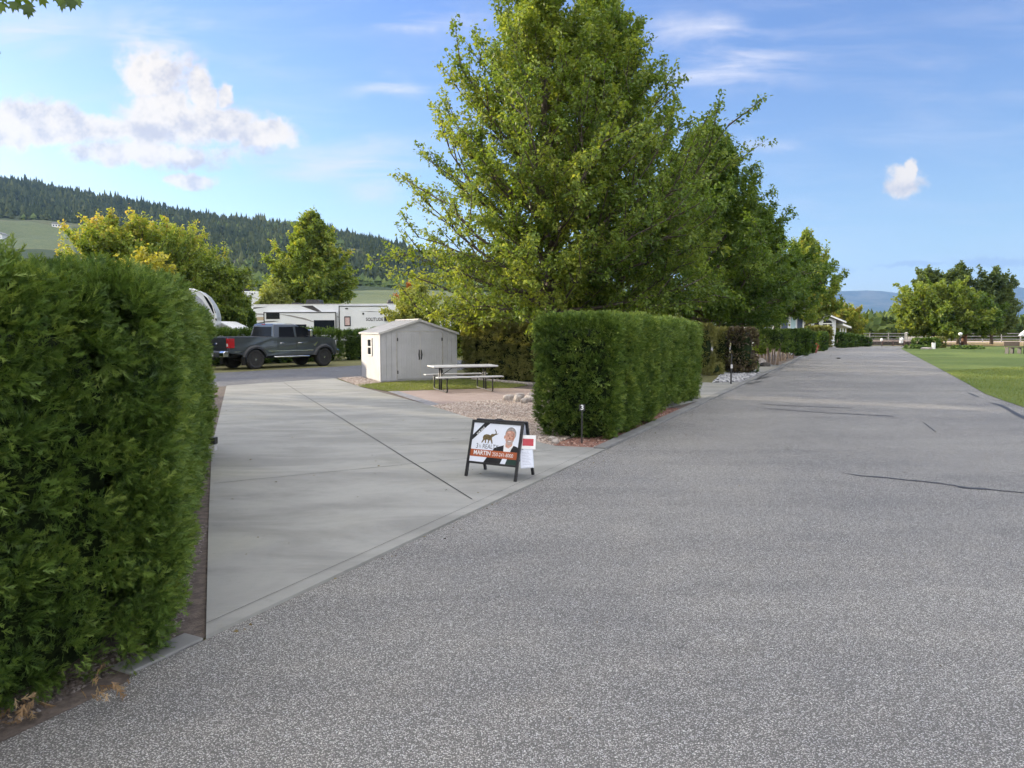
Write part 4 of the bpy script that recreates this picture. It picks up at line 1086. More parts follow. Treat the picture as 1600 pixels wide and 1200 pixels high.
# a maple just left of the picture: its branch ends hang into the top left corner
lt = tree('overhanging_maple', -10.4, 7.4, 8.6, 3.0, env_round(3.0), 'maple leaves hanging into the top left corner', M_lf_main, seed=151, nl=40, nsec=6, ntw=5, lpt=20, ls=.17, r0=.17, elev=(10, 75), twl=.4, tone_mu=.3)
br = MB(); Pn = []; g = np.random.default_rng(9)
tips = [((4, 3), 6.0), ((22, 2), 6.0), ((40, 6), 5.95), ((46, 10), 5.95), ((97, -4), 5.9), ((104, 2), 5.9), ((112, -2), 5.9), ((-4, 78), 6.1), ((30, -8), 6.0), ((10, -12), 6.0), ((60, -12), 6.0), ((85, -16), 6.0), ((110, -14), 6.0)]
tipw = []
for (p, Y) in tips:
    xx, zz = XZ(p[0], p[1], Y); tipw.append((xx + 10.4, Y - 7.4, zz))
hub = Vector((2.2, -.6, 4.5)); mid = Vector((5.1, -1.1, 5.0))
br.tube([(0.1, 0, 3.4), tuple(hub), tuple(mid), (6.1, -1.35, 4.86), (6.7, -1.45, 4.78)], [.06, .045, .022, .012, .005], 6)
for tpt in tipw:
    q = Vector(tpt); br.tube([(5.5 + .4 * random.random(), -1.25, 4.92), tuple(q + Vector((-.05, 0, .14))), tuple(q + Vector((0, 0, .03)))], [.006, .004, .002], 4)
br.build('low_branch', M_bark, lt)
P = np.array(tipw); n = len(P)
P2 = np.concatenate([P, P + g.normal(0, .035, (n, 3)) + np.array([0, 0, .05])]); n2 = len(P2)
D = np.concatenate([np.stack([g.normal(.1, .35, n), g.normal(-.2, .2, n), np.full(n, -.9)], 1), np.stack([g.normal(0, .7, n), g.normal(0, .5, n), np.full(n, -.4)], 1)])
V, T, tn = scatter(LEAF_BIG, P2, D, np.stack([g.normal(0, .3, n2), np.full(n2, -1.0), g.normal(.3, .3, n2)], 1), g.uniform(.09, .135, n2), g.uniform(.1, .5, n2))
tri_mesh('hanging_leaves', V, T, M_lf_main, lt, tone=tn)
# park trees out of the picture on the left, towards the sun: they shade the foreground
for i, (x, y, H, w_) in enumerate([(-22.5, 15.5, 11, 4.6), (-27.5, 22.5, 11.5, 5.0), (-18.5, 9.5, 9.5, 4.2), (-15.0, 1.0, 10, 4.4), (-34, 27.5, 12, 5), (-33, 14, 12, 5)]):
    if i == 0:
        t0 = tree('park_maple', x, y, H, 2.0, env_round(w_), 'leafy park tree standing left of the view', M_lf_main, seed=160, nl=44, nsec=6, ntw=5, lpt=16, ls=.28, r0=.2, elev=(5, 75), twl=.6, group='park trees left of the view')
    else:
        c = copy_tree(t0); c.location = (x, y, 0); c.rotation_euler.z = i * 1.3; c.scale = (w_ / 4.6, w_ / 4.6, H / 11)
        tag(c, ['', 'park tree left of the view, second from the sun side', 'park tree left of the view, nearest to the near hedge', 'park tree level with the viewer on the left', 'farthest park tree left of the view', 'park tree at the outer left edge of the park'][i])
print('trees ok')

g = np.random.default_rng(15)
LP = np.concatenate([sample_poly([road_pt(.2, .3), road_pt(6.6, .3), G(763, 668), G(561, 610), G(340, 615), G(335, 760)], 90), sample_poly([road_pt(0, -.3), road_pt(16, -.3), road_pt(16, 0), road_pt(0, 0)], 120), sample_poly([road_pt(0, -6), road_pt(22, -6), road_pt(22, 0), road_pt(0, 0)], 70)])
n = len(LP); V, T, tn = scatter(LEAF, np.concatenate([LP, g.uniform(.030, .036, (n, 1))], 1), np.stack([g.normal(0, 1, n), g.normal(0, 1, n), g.normal(0, .12, n)], 1), np.tile([0, 0, 1.0], (n, 1)) + g.normal(0, .25, (n, 3)), g.uniform(.012, .035, n), g.random(n))
o = tri_mesh('fallen_leaves', V, T, leafmat('dry_fallen_leaves', [(.05, .04, .025), (.13, .09, .04), (.2, .17, .07)], .1, .8), tone=tn); tag(o, 'tiny dry leaves and bud scales scattered on the driveway and road', 'leaf litter', kind='stuff')

# conifers and broadleaf scrub on the hillside: one far-off wood
g = np.random.default_rng(77)
def forest(name, n_try, cond, h0, h1, mat_, label, cone=True):
    px = g.uniform(-500, 1500, n_try); yy = g.uniform(0, 1, n_try) ** .6 * 640 + 200
    # extra on the ridge line
    m_ = g.random(n_try) < .22; yy[m_] = g.uniform(790, 835, m_.sum())
    x = (px - 800) / FPX * yy
    nz = fnoise(np.stack([x, yy, x * 0], 1), 1 / 60.0, 9, 4); n3 = fnoise(np.stack([x, yy, x * 0], 1), 1 / 35.0, 19, 3)
    k = cond(px, yy, nz, n3); x, yy = x[k], yy[k]; n = len(x)
    z = hill_z(x, yy); h = g.uniform(h0, h1, n) * np.where(g.random(n) < .12, 1.35, 1.0)
    V = []; T = []; base = 0; kk = 6
    ang = np.linspace(0, 2 * np.pi, kk, endpoint=False)
    allV = []; allT = []; tones = []
    tiers = [(0.08, .55, .19), (.34, .80, .145), (.60, 1.0, .09)] if cone else [(0.0, .55, .30), (.25, .85, .40), (.5, 1.0, .30)]
    for (zb, zt, rr) in tiers:
        rad = (h * rr)[:, None] * g.uniform(.5, 1.5, (n, kk)) * g.uniform(.8, 1.35, (n, 1)) * (1 if cone else .95)
        rot = g.uniform(0, 6.28, (n, 1))
        ring = np.stack([x[:, None] + rad * np.cos(ang + rot), yy[:, None] + rad * np.sin(ang + rot), z[:, None] + h[:, None] * (zb + g.uniform(-.03, .03, (n, kk)))], 2)
        top = np.stack([x, yy, z + h * zt], 1)[:, None]
        vv = np.concatenate([ring, top], 1)
        t = np.array([(i, (i + 1) % kk, kk) for i in range(kk)])
        allT.append((t[None] + (np.arange(n) * (kk + 1))[:, None, None] + base).reshape(-1, 3)); allV.append(vv.reshape(-1, 3)); base += n * (kk + 1)
        tones.append(np.repeat(np.clip(.45 + .5 * n3[k] + g.normal(0, .22, n), 0, 1), kk + 1))
    o = tri_mesh(name, np.concatenate(allV), np.concatenate(allT), mat_, tone=np.concatenate(tones)); tag(o, label, 'forest', kind='stuff'); print(name, n)
M_conif = leafmat('conifer_needles', [(0.022, 0.036, 0.018), (0.045, 0.062, 0.026), (0.085, 0.10, 0.038)], .05, .8, .1)
M_scrub = leafmat('hill_scrub', [(0.04, 0.065, 0.025), (0.08, 0.12, 0.035), (0.14, 0.18, 0.05)], .1, .8, .1)
forest('conifer_forest', 27000, lambda p, y, nz, n3: ((y > 500) | ((y > 360) & (p > 130) & (p < 560) & (nz > -.15)) | ((y > 420) & (p > 300) & (nz > .1))) & (p < 1250) & ~((y > 560) & (nz > .16) & (p > 420)) & ~((p < 150) & (y < 525)), 5.5, 12.5, M_conif, 'dark conifer forest covering the hillside behind the trees')
forest('hillside_scrub', 11000, lambda p, y, nz, n3: (n3 > .05) & (y > 210) & ~((p < 150) & (y < 525)) & (p < 1300) & ~((y < 330) & (p > 540)), 4, 7, M_scrub, 'mid green broadleaf scrub scattered over the lower hillside', cone=False)
# orchard and bushes in the valley to the right
def bushes(name, xy, h0, h1, mat_, label):
    xy = np.array(xy); n = len(xy); m = 34
    c = np.repeat(xy, m, 0); h = np.repeat(g.uniform(h0, h1, n), m)
    d = nrm(g.normal(0, 1, (n * m, 3))); d[:, 2] = np.abs(d[:, 2])
    rad = g.uniform(.55, 1, n * m)
    P = np.stack([c[:, 0], c[:, 1], hill_z(c[:, 0], c[:, 1]) * (c[:, 1] > 110)], 1) + d * (h * rad)[:, None] * np.array([.75, .75, 1])
    V, T, tn = scatter(SPRAY_LO, P, d, g.normal(0, 1, (n * m, 3)), h * .42, np.clip(.5 + g.normal(0, .2, n * m) + np.repeat(g.normal(0, .2, n), m), 0, 1))
    o = tri_mesh(name, V, T, mat_, tone=tn); tag(o, label, 'bushes', kind='stuff')
L_ = []
for i in range(700):
    px = g.uniform(1290, 1750); y = g.uniform(112, 260); L_.append(((px - 800) / FPX * y, y))
bushes('valley_bushes', L_, 1.8, 4.2, M_scrub, 'band of olive bushes beyond the straw field on the right')
L_ = []
for i in range(900):
    px = g.uniform(1150, 1800); y = g.uniform(260, 620); L_.append(((px - 800) / FPX * y, y))
bushes('orchard_rows', L_, 2.5, 6, M_scrub, 'distant orchard and scrub on the low slope to the right')

# ================================================================ OBJECTS
# ---- storage shed
M_shed = pmat('shed_panel', (0.39, 0.395, 0.415), (0.345, 0.35, 0.365), 2.5, 0.6, bump=0.08, bscale=25)
M_sheddoor = pmat('shed_door_panel', (0.39, 0.395, 0.415), (0.35, 0.355, 0.37), 2.0, 0.6, bump=0.08, bscale=25)
M_shedroof = pmat('shed_roof', (0.44, 0.435, 0.43), (0.39, 0.385, 0.38), 4, 0.55, bump=0.05)
M_shedtrim = pmat('shed_trim', (0.42, 0.41, 0.39), (0.36, 0.35, 0.33), 5, 0.6)
sx, sy = G(594.8, 597.7)
sh = empty('storage_shed', (sx, sy, 0.02), math.atan2(0.43, 0.90))
tag(sh, 'light grey plastic storage shed with double doors behind the patio', 'shed')
SW, SD, SE, SP = 2.62, 2.54, 1.56, 1.98
# front wall (around the door), with vertical grooves as thin boards
def pboards(mb, axis, a0, a1, zf, off, n, y_, mi=0):
    """vertical tongue boards along an axis"""
    for i in range(n):
        b0 = a0 + (a1 - a0) * i / n + 0.004; b1 = a0 + (a1 - a0) * (i + 1) / n - 0.004
        if axis == 'x':
            mb.prism([(b0, 0.03), (b1, 0.03), (b1, zf(b1)), (b0, zf(b0))], 'y', y_, y_ + off, mi)
        else:
            mb.prism([(b0, 0.03), (b1, 0.03), (b1, zf(b1)), (b0, zf(b0))], 'x', y_, y_ + off, mi)
gz = lambda x: SE + (SP - SE) * (1 - abs(x - SW / 2) / (SW / 2))
DX0, DX1, DZ = 0.56, 2.10, 1.60
b = MB()
b.prism([(0, 0.02), (SW, 0.02), (SW, gz(SW)), (SW / 2, gz(SW / 2)), (0, gz(0))], 'y', 0.012, 0.05)
b.prism([(0, 0.02), (SW, 0.02), (SW, gz(SW)), (SW / 2, gz(SW / 2)), (0, gz(0))], 'y', SD - 0.05, SD - 0.012)
pboards(b, 'x', 0.02, DX0 - 0.02, gz, 0.014, 3, -0.004)
pboards(b, 'x', DX1 + 0.02, SW - 0.02, gz, 0.014, 3, -0.004)
b.prism([(DX0 - .02, DZ + .03), (DX1 + .02, DZ + .03), (DX1 + .02, gz(DX1)), (SW / 2, gz(SW / 2)), (DX0 - .02, gz(DX0))], 'y', -0.002, 0.012)
b.build('wall', M_shed, sh, bevel=0.004)
b = MB()
ze = lambda y: SE - 0.01
b.box(0.012, 0.05, 0.05, SD - 0.05, 0.02, SE); pboards(b, 'y', 0.02, SD - 0.02, ze, 0.014, 11, -0.002)
b.build('side_wall', M_shed, sh, bevel=0.004)
b = MB(); b.box(SW - 0.05, SW - 0.012, 0.05, SD - 0.05, 0.02, SE); b.box(0.02, SW - 0.02, 0.02, SD - 0.02, 0.0, 0.05)
b.build('side_wall', M_shed, sh)
for k, (a0, a1) in enumerate([(DX0, (DX0 + DX1) / 2 - 0.006), ((DX0 + DX1) / 2 + 0.006, DX1)]):
    b = MB(); b.box(a0, a1, -0.022, 0.004, 0.07, DZ)
    n = 8
    for i in range(n):
        u0 = a0 + 0.04 + (a1 - a0 - .08) * i / n + .003; u1 = a0 + 0.04 + (a1 - a0 - .08) * (i + 1) / n - .003
        b.box(u0, u1, -0.027, -0.021, 0.11, DZ - 0.04)
    d_ = b.build('door', M_sheddoor, sh, bevel=0.004)
    hx = a1 - 0.03 if k == 0 else a0 + 0.03
    b = MB(); b.tube([(hx, -0.03, .70), (hx, -0.055, .76), (hx + (.012 if k else -.012), -0.06, .86), (hx, -0.055, .96), (hx, -0.03, 1.02)], [.014, .018, .022, .018, .014], 8); b.build('handle', M_blackplastic, d_, smooth=True)
    for z in (0.30, 1.36):
        hx2 = a0 + 0.005 if k == 0 else a1 - 0.005
        b = MB(); b.box(hx2 - .02, hx2 + .02, -0.034, -0.02, z - .05, z + .05); b.cyl((hx2, -0.034), .009, 'z', z - .055, z + .055, 10); b.build('hinge', M_blackplastic, d_)
b = MB()
b.box(DX0 - .035, DX0 - .008, -0.026, 0.0, 0.03, DZ + .03); b.box(DX1 + .008, DX1 + .035, -0.026, 0.0, 0.03, DZ + .03); b.box(DX0 - .008, DX1 + .008, -0.026, 0.0, DZ + .006, DZ + .03)
b.box((DX0 + DX1) / 2 - .012, (DX0 + DX1) / 2 + .012, -0.032, -0.0275, 0.07, DZ - .002)
b.build('door_frame', M_shedtrim, sh)
for (x0, x1) in ((-.012, .02), (SW - .02, SW + .012)):
    b = MB(); b.box(x0, x1, -0.012, 0.022, 0.02, SE - .01); b.build('corner_post', M_shed, sh, bevel=.004)
b = MB(); ov = 0.07
for s in (0, 1):
    xa, za = (-ov, SE - ov * (SP - SE) / (SW / 2)) if s == 0 else (SW + ov, SE - ov * (SP - SE) / (SW / 2))
    xm, zm = SW / 2, SP
    b.prism([(xa, za), (xm, zm), (xm, zm + .035), (xa, za + .035)], 'y', -ov, SD + ov)
    for i in range(9):       # raised seams
        y_ = -ov + .02 + (SD + 2 * ov - .07) * i / 8
        b.prism([(xa, za + .035), (xm, zm + .035), (xm, zm + .047), (xa, za + .047)], 'y', y_, y_ + .03)
b.box(SW / 2 - .05, SW / 2 + .05, -ov - .005, SD + ov + .005, SP + .028, SP + .056)
b.build('roof', M_shedroof, sh, bevel=.004)
b = MB()
for s in (0, 1):
    xa, za = (-ov, SE - ov * (SP - SE) / (SW / 2)) if s == 0 else (SW + ov, SE - ov * (SP - SE) / (SW / 2))
    b.prism([(xa, za - .03), (SW / 2, SP - .03), (SW / 2, SP + .012), (xa, za + .012)], 'y', -ov - .012, -ov - .001)
b.build('fascia', M_shedroof, sh)
# window in the lit side wall
b = MB(); wy0, wy1, wz0, wz1 = 0.95, 1.62, 0.80, 1.40
for (a0, a1, z0, z1) in ((wy0, wy1, wz0, wz0 + .055), (wy0, wy1, wz1 - .055, wz1), (wy0, wy0 + .12, wz0 + .055, wz1 - .055), (wy1 - .12, wy1, wz0 + .055, wz1 - .055), (wy0 + .12, wy1 - .12, 1.075, 1.125), ):
    b.box(-.035, -.003, a0, a1, z0, z1)
wf = b.build('window', M_white, sh, bevel=.004)
b = MB(); b.box(-.016, -.006, wy0 + .1, wy1 - .1, wz0 + .04, wz1 - .04); b.build('pane', M_glass, wf)

# ---- picnic table
pa, pb = Vector(G(698.3, 615.3)), Vector(G(771.6, 613)); pc, pd = Vector(G(677, 608.8)), Vector(G(746, 606.6))
pcn = (pa + pb + pc + pd) / 4; pdir = ((pb - pa) + (pd - pc)).normalized()
pt_ = empty('picnic_table', (pcn.x, pcn.y, 0.018), math.atan2(pdir.y, pdir.x))
tag(pt_, 'white folding picnic table with two benches on black tube legs', 'picnic table')
ZT, ZB = 0.70, 0.43
b = MB(); b.box(-.92, .92, -.38, .38, ZT - .045, ZT); b.build('tabletop', M_white, pt_, bevel=.016, seg=3)
b = MB(); b.box(-.89, .89, -.35, -.33, ZT - .06, ZT - .047); b.box(-.89, .89, .33, .35, ZT - .06, ZT - .047); b.build('edge_rail', M_black, pt_)
for s in (-1, 1):
    b = MB(); b.box(-.92, .92, s * .68 - .13, s * .68 + .13, ZB - .035, ZB); b.build('bench', M_white, pt_, bevel=.013, seg=3)
for s in (-1, 1):
    x = s * .64; b = MB(); r_ = .016
    r_ = .019; b.tube([(x, -.74, ZB - .04), (x, -.70, ZB - .06), (x, -.66, .22), (x, -.70, .06), (x, -.66, .018), (x, -.5, .016), (x, .5, .016), (x, .66, .018), (x, .70, .06), (x, .66, .22), (x, .70, ZB - .06), (x, .74, ZB - .04)], r_, 8)
    b.tube([(x, -.60, ZB - .05), (x, .60, ZB - .05)], .013, 8)
    for y_ in (-.09, .09): b.tube([(x, y_, .02), (x, y_, ZT - .05)], r_ * 1.1, 8)
    b.tube([(x, -.30, ZT - .06), (x, .30, ZT - .06)], .013, 8)
    b.tube([(x - s * .02, 0, ZB + .0), (x - s * .36, 0, ZT - .06)], .010, 8)
    b.build('leg_frame', M_black, pt_, smooth=True)

# ---- fire ring stones, edging stones
def rock(name, x, y, z, sx_, sy_, sz_, rz, mat_, label, cat, group=None, seed=0):
    g = np.random.default_rng(seed); bm = bmesh.new(); bmesh.ops.create_icosphere(bm, subdivisions=2, radius=1.0)
    P = np.array([v.co[:] for v in bm.verts]); nz = fnoise(P, 1.1, seed, 3)
    for v, k in zip(bm.verts, nz):
        q = v.co * (1 + .35 * k); q = Vector([math.copysign(abs(c) ** .75, c) for c in q])
        v.co = Vector((q.x * sx_, q.y * sy_, q.z * sz_))
    me = bpy.data.meshes.new(name); bm.to_mesh(me); bm.free()
    o = link_mesh(name, me, mat_); o.location = (x, y, z + sz_ * .6); o.rotation_euler = (0, 0, rz)
    tag(o, label, cat, group); return o
rk = [((797, 626.5), .16, .10, .09), ((810, 629), .13, .10, .10), ((819, 631), .10, .08, .08), ((827, 628.5), .17, .10, .09), ((836, 628), .16, .10, .10), ((812, 622), .14, .10, .07), ((829, 621.5), .12, .09, .07), ((797, 622.5), .08, .07, .05)]
for i, (p, a_, b_, c_) in enumerate(rk):
    x, y = G(*p)
    rock('fire_ring_stone', x, y, .012, a_, b_, c_, i * .7, M_stone, ['leftmost pale stone of the fire ring beside the gravel', 'upright pale stone second from left in the fire ring', 'small pale stone in the front middle of the fire ring', 'long flat pale stone of the fire ring near the hedge', 'pale fire ring stone touching the hedge', 'low back stone of the fire ring', 'dark gap back stone of the fire ring near the hedge', 'small chip of stone at the back left of the fire ring'][i], 'stone', 'stones round the fire ring', seed=i)
soot = MB(); c_ = Vector(G(812, 626)); soot.poly([(c_.x + .34 * math.cos(a / 12 * 6.283), c_.y + .30 * math.sin(a / 12 * 6.283), .019) for a in range(12)]); o = soot.build('ash', pmat('ash_and_soot', (.03, .028, .027), (.09, .085, .08), 12, .95, bump=.8)); tag(o, 'dark ash bed inside the stone fire ring', 'ash', kind='stuff')
e0, e1 = Vector(G(738, 594.2)), Vector(G(846, 604.2))
ne = 17
for i in range(ne):
    p = e0.lerp(e1, (i + .5) / ne)
    rock('edging_stone', p.x, p.y, .015, .13, .07, .055, math.atan2((e1 - e0).y, (e1 - e0).x) + random.uniform(-.2, .2), M_stone, ['first','second','third','fourth','fifth','sixth','seventh','eighth','ninth','tenth','eleventh','twelfth','thirteenth','fourteenth','fifteenth','sixteenth','seventeenth'][i] + ' pale edging stone from the shed along the column hedge foot', 'stone', 'edging stones under the column hedge', seed=30 + i % 5)
for i, (p, s_) in enumerate([((863, 690), .055), ((868, 694), .05), ((896, 683), .04)]):
    x, y = G(*p); rock('corner_stone', x, y, .012, s_ * 1.3, s_, s_ * .8, i, M_stone, ['tan stone at the gravel corner by the number post hedge', 'second tan stone beside the driveway corner', 'small pale stone on the red bark'][i], 'stone', seed=50 + i)

# ---- real-estate A-frame sign
M_board = pmat('sign_board', (0.74, 0.78, 0.86), (0.70, 0.74, 0.83), 1.2, 0.35, spec=0.5)
sg_a, sg_b = Vector(G(728, 747)), Vector(G(805, 756))
sgd = (sg_b - sg_a).normalized()
SGW = (sg_b - sg_a).length
sg = empty('sandwich_board_sign', (sg_a.x, sg_a.y, 0.024), math.atan2(sgd.y, sgd.x))
tag(sg, 'black framed real estate sandwich board standing on the driveway edge', 'sign')
HT, BK = 0.63, 0.185
DPT = 0.44
def plane_mat(x, s, front=True):
    """frame matrix on the front panel: local X across, Y up the panel, Z out towards the viewer"""
    return None
upv = Vector((0, BK, HT)); PL = upv.length; upn = upv.normalized(); outn = Vector((0, -HT, BK)).normalized()
MF = Matrix(((1, upn.x, outn.x, 0), (0, upn.y, outn.y, 0), (0, upn.z, outn.z, 0), (0, 0, 0, 1)))
upb = Vector((0, -BK + .02, HT)); upbn = upb.normalized(); outb = Vector((0, HT, BK - .02)).normalized()
MBK = Matrix(((-1, upbn.x, outb.x, SGW), (0, upbn.y, outb.y, DPT), (0, upbn.z, outb.z, 0), (0, 0, 0, 1)))
for nm, Mx in (('front_frame', MF), ('rear_frame', MBK)):
    b = MB(); b.M = Mx; W_ = SGW
    b.box(-.014, .016, 0, PL, -.014, .014); b.box(W_ - .016, W_ + .014, 0, PL, -.014, .014)
    b.box(.0165, W_ - .0165, PL - .030, PL, -.013, .013); b.box(.0165, W_ - .0165, .155, .178, -.013, .013)
    b.build(nm, M_black, sg, bevel=.002)
b = MB(); b.M = MF
hc = W_ / 2 + .015
b.tube([(hc - .055, PL, 0), (hc - .05, PL + .02, 0), (hc - .02, PL + .028, 0), (hc + .02, PL + .028, 0), (hc + .05, PL + .02, 0), (hc + .055, PL, 0)], .006, 8)
b.build('carry_handle', M_black, sg, smooth=True)
for s in (0, 1):
    xx = .0 if s == 0 else W_
    b = MB(); b.tube([(xx + (.018 if s == 0 else -.018), .085, .30), (xx + (.018 if s == 0 else -.018), DPT - .08, .30)], .005, 6); b.build('spreader', M_black, sg)
BX0, BX1, BY0, BY1 = .016, W_ - .016, .178, PL - .030
BW, BH = BX1 - BX0, BY1 - BY0
b = MB(); b.M = MF; b.box(BX0, BX1, BY0, BY1, -.004, .004); board = b.build('board', M_board, sg)
b = MB(); b.M = MBK; b.box(BX0, BX1, BY0, BY1, -.004, .004); b.build('board', M_board, sg)
def bpnt(s, t, z=0): return (BX0 + s * BW, BY1 - t * BH, .0046 + z)
def patch(name, pts, mat_, z=0.0, par=board):
    b = MB(); b.M = MF; b.prism([bpnt(s, t)[:2] for s, t in pts], 'z', .0044, .0050 + z); return b.build(name, mat_, par)
M_ink = pmat('printed_black', (.012, .012, .014), (.016, .016, .018), 5, .4)
M_band = pmat('printed_rust', (.40, .10, .035), (.34, .085, .03), 3, .4)
M_gold = pmat('printed_bronze', (.17, .12, .045), (.09, .065, .03), 30, .45)
M_ptext = pmat('printed_dark_grey', (.09, .09, .10), rough=.4); M_wtext = pmat('printed_white', (.82, .82, .82), rough=.4)
M_skin = pmat('printed_skin', (.46, .23, .165), (.60, .35, .27), 14, .45); M_hair = pmat('printed_grey_hair', (.20, .19, .18), (.36, .34, .33), 60, .45)
M_dgreen = pmat('printed_dark_green', (.02, .05, .04), rough=.4)
patch('corner_ribbon', [(.22, 0), (.345, 0), (0, .455), (0, .325)], M_ink)
patch('colour_band', [(0, .685), (1, .685), (1, .868), (0, .868)], M_band, .0006)
# suit, shirt, head
patch('suit', [(.47, .684), (.50, .62), (.56, .585), (.66, .545), (.71, .52), (.90, .52), (.97, .545), (1.0, .575), (1.0, .684)], M_ink, .0002)
patch('shirt', [(.70, .684), (.695, .53), (.72, .475), (.88, .475), (.90, .52), (.865, .60), (.845, .684)], M_wtext, .0005)
patch('neck', [(.735, .57), (.725, .45), (.87, .45), (.865, .53), (.80, .60)], M_skin, .0007)
def ell(cx, cy, rx, ry, n=26, a0=0, a1=6.2832): return [(cx + rx * math.cos(a0 + (a1 - a0) * i / n), cy + ry * math.sin(a0 + (a1 - a0) * i / n)) for i in range(n)]
patch('hair', ell(.81, .235, .112, .175), M_hair, .0009)
patch('ear', ell(.695, .32, .018, .045, 12), M_skin, .0009)
patch('face', [(.705, .24), (.715, .19), (.76, .155), (.83, .150), (.88, .18), (.90, .25), (.898, .34), (.875, .43), (.835, .50), (.79, .515), (.745, .48), (.715, .40)], M_skin, .0012)
M_facedark = pmat('printed_face_shadow', (.22, .09, .06), rough=.5); M_beard = pmat('printed_grey_beard', (.44, .34, .30), (.34, .25, .22), 60, .5)
patch('beard', [(.735, .41), (.76, .385), (.85, .385), (.885, .40), (.86, .47), (.825, .515), (.79, .525), (.75, .49)], M_beard, .0015)
patch('cheek', [(.845, .20), (.885, .22), (.892, .33), (.872, .41), (.858, .36), (.868, .29)], pmat('printed_skin_shadow', (.33, .15, .10), (.40, .19, .13), 20, .5), .0014)
patch('forehead', ell(.775, .195, .035, .022, 12), pmat('printed_skin_light', (.70, .45, .36), rough=.5), .0014)
for (cx, cy, rx, ry) in ((.765, .285, .020, .011), (.845, .285, .020, .011)): patch('eye', ell(cx, cy, rx, ry, 10), M_facedark, .0015)
for (cx, cy) in ((.765, .252), (.845, .252)): patch('brow', [(cx - .026, cy + .006), (cx + .024, cy - .010), (cx + .026, cy + .002), (cx - .024, cy + .016)], M_hair, .0015)
patch('nose', [(.80, .29), (.815, .355), (.79, .362), (.788, .345)], M_facedark, .0015)
patch('mouth', [(.772, .408), (.79, .413), (.82, .413), (.842, .406), (.828, .424), (.80, .430), (.780, .424)], M_wtext, .0018)
# elephant emblem with raised trunk
EL = [(.205, .50), (.235, .42), (.225, .36), (.245, .31), (.29, .285), (.34, .285), (.385, .305), (.40, .275), (.425, .262), (.455, .265), (.485, .255), (.492, .225), (.478, .19), (.462, .165), (.470, .14), (.482, .165), (.505, .20), (.510, .24), (.505, .262), (.535, .248), (.555, .245), (.520, .275), (.485, .292), (.455, .325), (.425, .345), (.425, .40), (.440, .44), (.452, .51), (.430, .515), (.410, .45), (.392, .42), (.372, .45), (.365, .515), (.342, .515), (.350, .44), (.335, .42), (.305, .425), (.308, .51), (.285, .51), (.280, .43), (.262, .44), (.235, .49), (.222, .515)]
patch('emblem', EL, M_gold, .0002)
def stext(txt, s, t, size, mat_, bold=False, sx=1.0, rot=0, z=.0012, align='LEFT'):
    p = bpnt(s, t, z); M = MF @ Matrix.Translation(p) @ Matrix.Rotation(rot, 4, 'Z')
    return put_text(txt, size, M, mat_, board, bold=bold, sx=sx, align=align)
stext('3', .10, .60, .082, M_ptext, sx=.85)
stext('%', .172, .605, .046, M_ptext, sx=.75)
stext('REALTY', .245, .60, .074, M_ptext, sx=.80)
stext('MARTIN', .07, .772, .070, M_wtext, True, .88, z=.0018)
stext('250-241-8000', .475, .782, .060, M_wtext, False, .80, z=.0018)
ra = math.atan2(.39 * BH, .285 * BW)
stext('FOR SALE', .165, .205, .030, M_wtext, True, .95, rot=ra, align='CENTER')
patch('lower_panel', [(.37, .868), (.70, .868), (.66, 1.0), (.31, 1.0)], M_ink)
patch('lower_panel', [(.80, .868), (1.0, .868), (1.0, 1.0), (.77, 1.0)], M_dgreen)
patch('lower_panel', [(.70, .905), (.70, .868), (.80, .868), (.77, 1.0), (.675, 1.0)], M_board)

# flyer holder hanging from the right side of the sign
fh = empty('flyer_holder', tuple(sg.matrix_basis @ Vector((SGW + .015, .10, 0.13))), math.atan2(sgd.y, sgd.x) + R(22))
tag(fh, 'white flyer holder with a red header hanging on the sandwich board', 'flyer holder')
Mt = Matrix.Rotation(R(-14), 4, 'X') @ Matrix.Rotation(R(-5), 4, 'Y')
M_clear = pmat('cloudy_plastic', (.55, .60, .68), (.62, .66, .74), 4, .2, spec=.6)
M_paper = pmat('flyer_paper', (.72, .76, .86), (.66, .70, .80), 30, .6)
b = MB(); b.M = Mt; b.box(0, .15, -.008, .028, 0, .26); b.box(0, .15, .014, .028, .26, .36); b.build('pocket', M_clear, fh, bevel=.003)
b = MB(); b.M = Mt; b.box(.008, .142, -.012, -.0085, .01, .29); b.build('paper', M_paper, fh)
b = MB(); b.M = Mt @ Matrix.Rotation(R(6), 4, 'Y'); b.box(-.012, .158, -.018, -.0125, .22, .375); hd = b.build('header', M_wtext, fh)
M_red = pmat('printed_red', (.50, .05, .07), (.42, .04, .05), 8, .4)
b = MB(); b.M = Mt @ Matrix.Rotation(R(6), 4, 'Y'); b.box(.012, .134, -.0195, -.0182, .255, .335); b.build('red_panel', M_red, hd)
b = MB(); b.M = Mt; b.box(.025, .045, -.0135, -.0121, .205, .225)
for k in range(9): b.box(.025, .12 - .01 * (k % 3), -.0132, -.0121, .04 + .017 * k, .043 + .017 * k)
b.build('print', pmat('grey_print', (.35, .38, .45), rough=.6), fh)

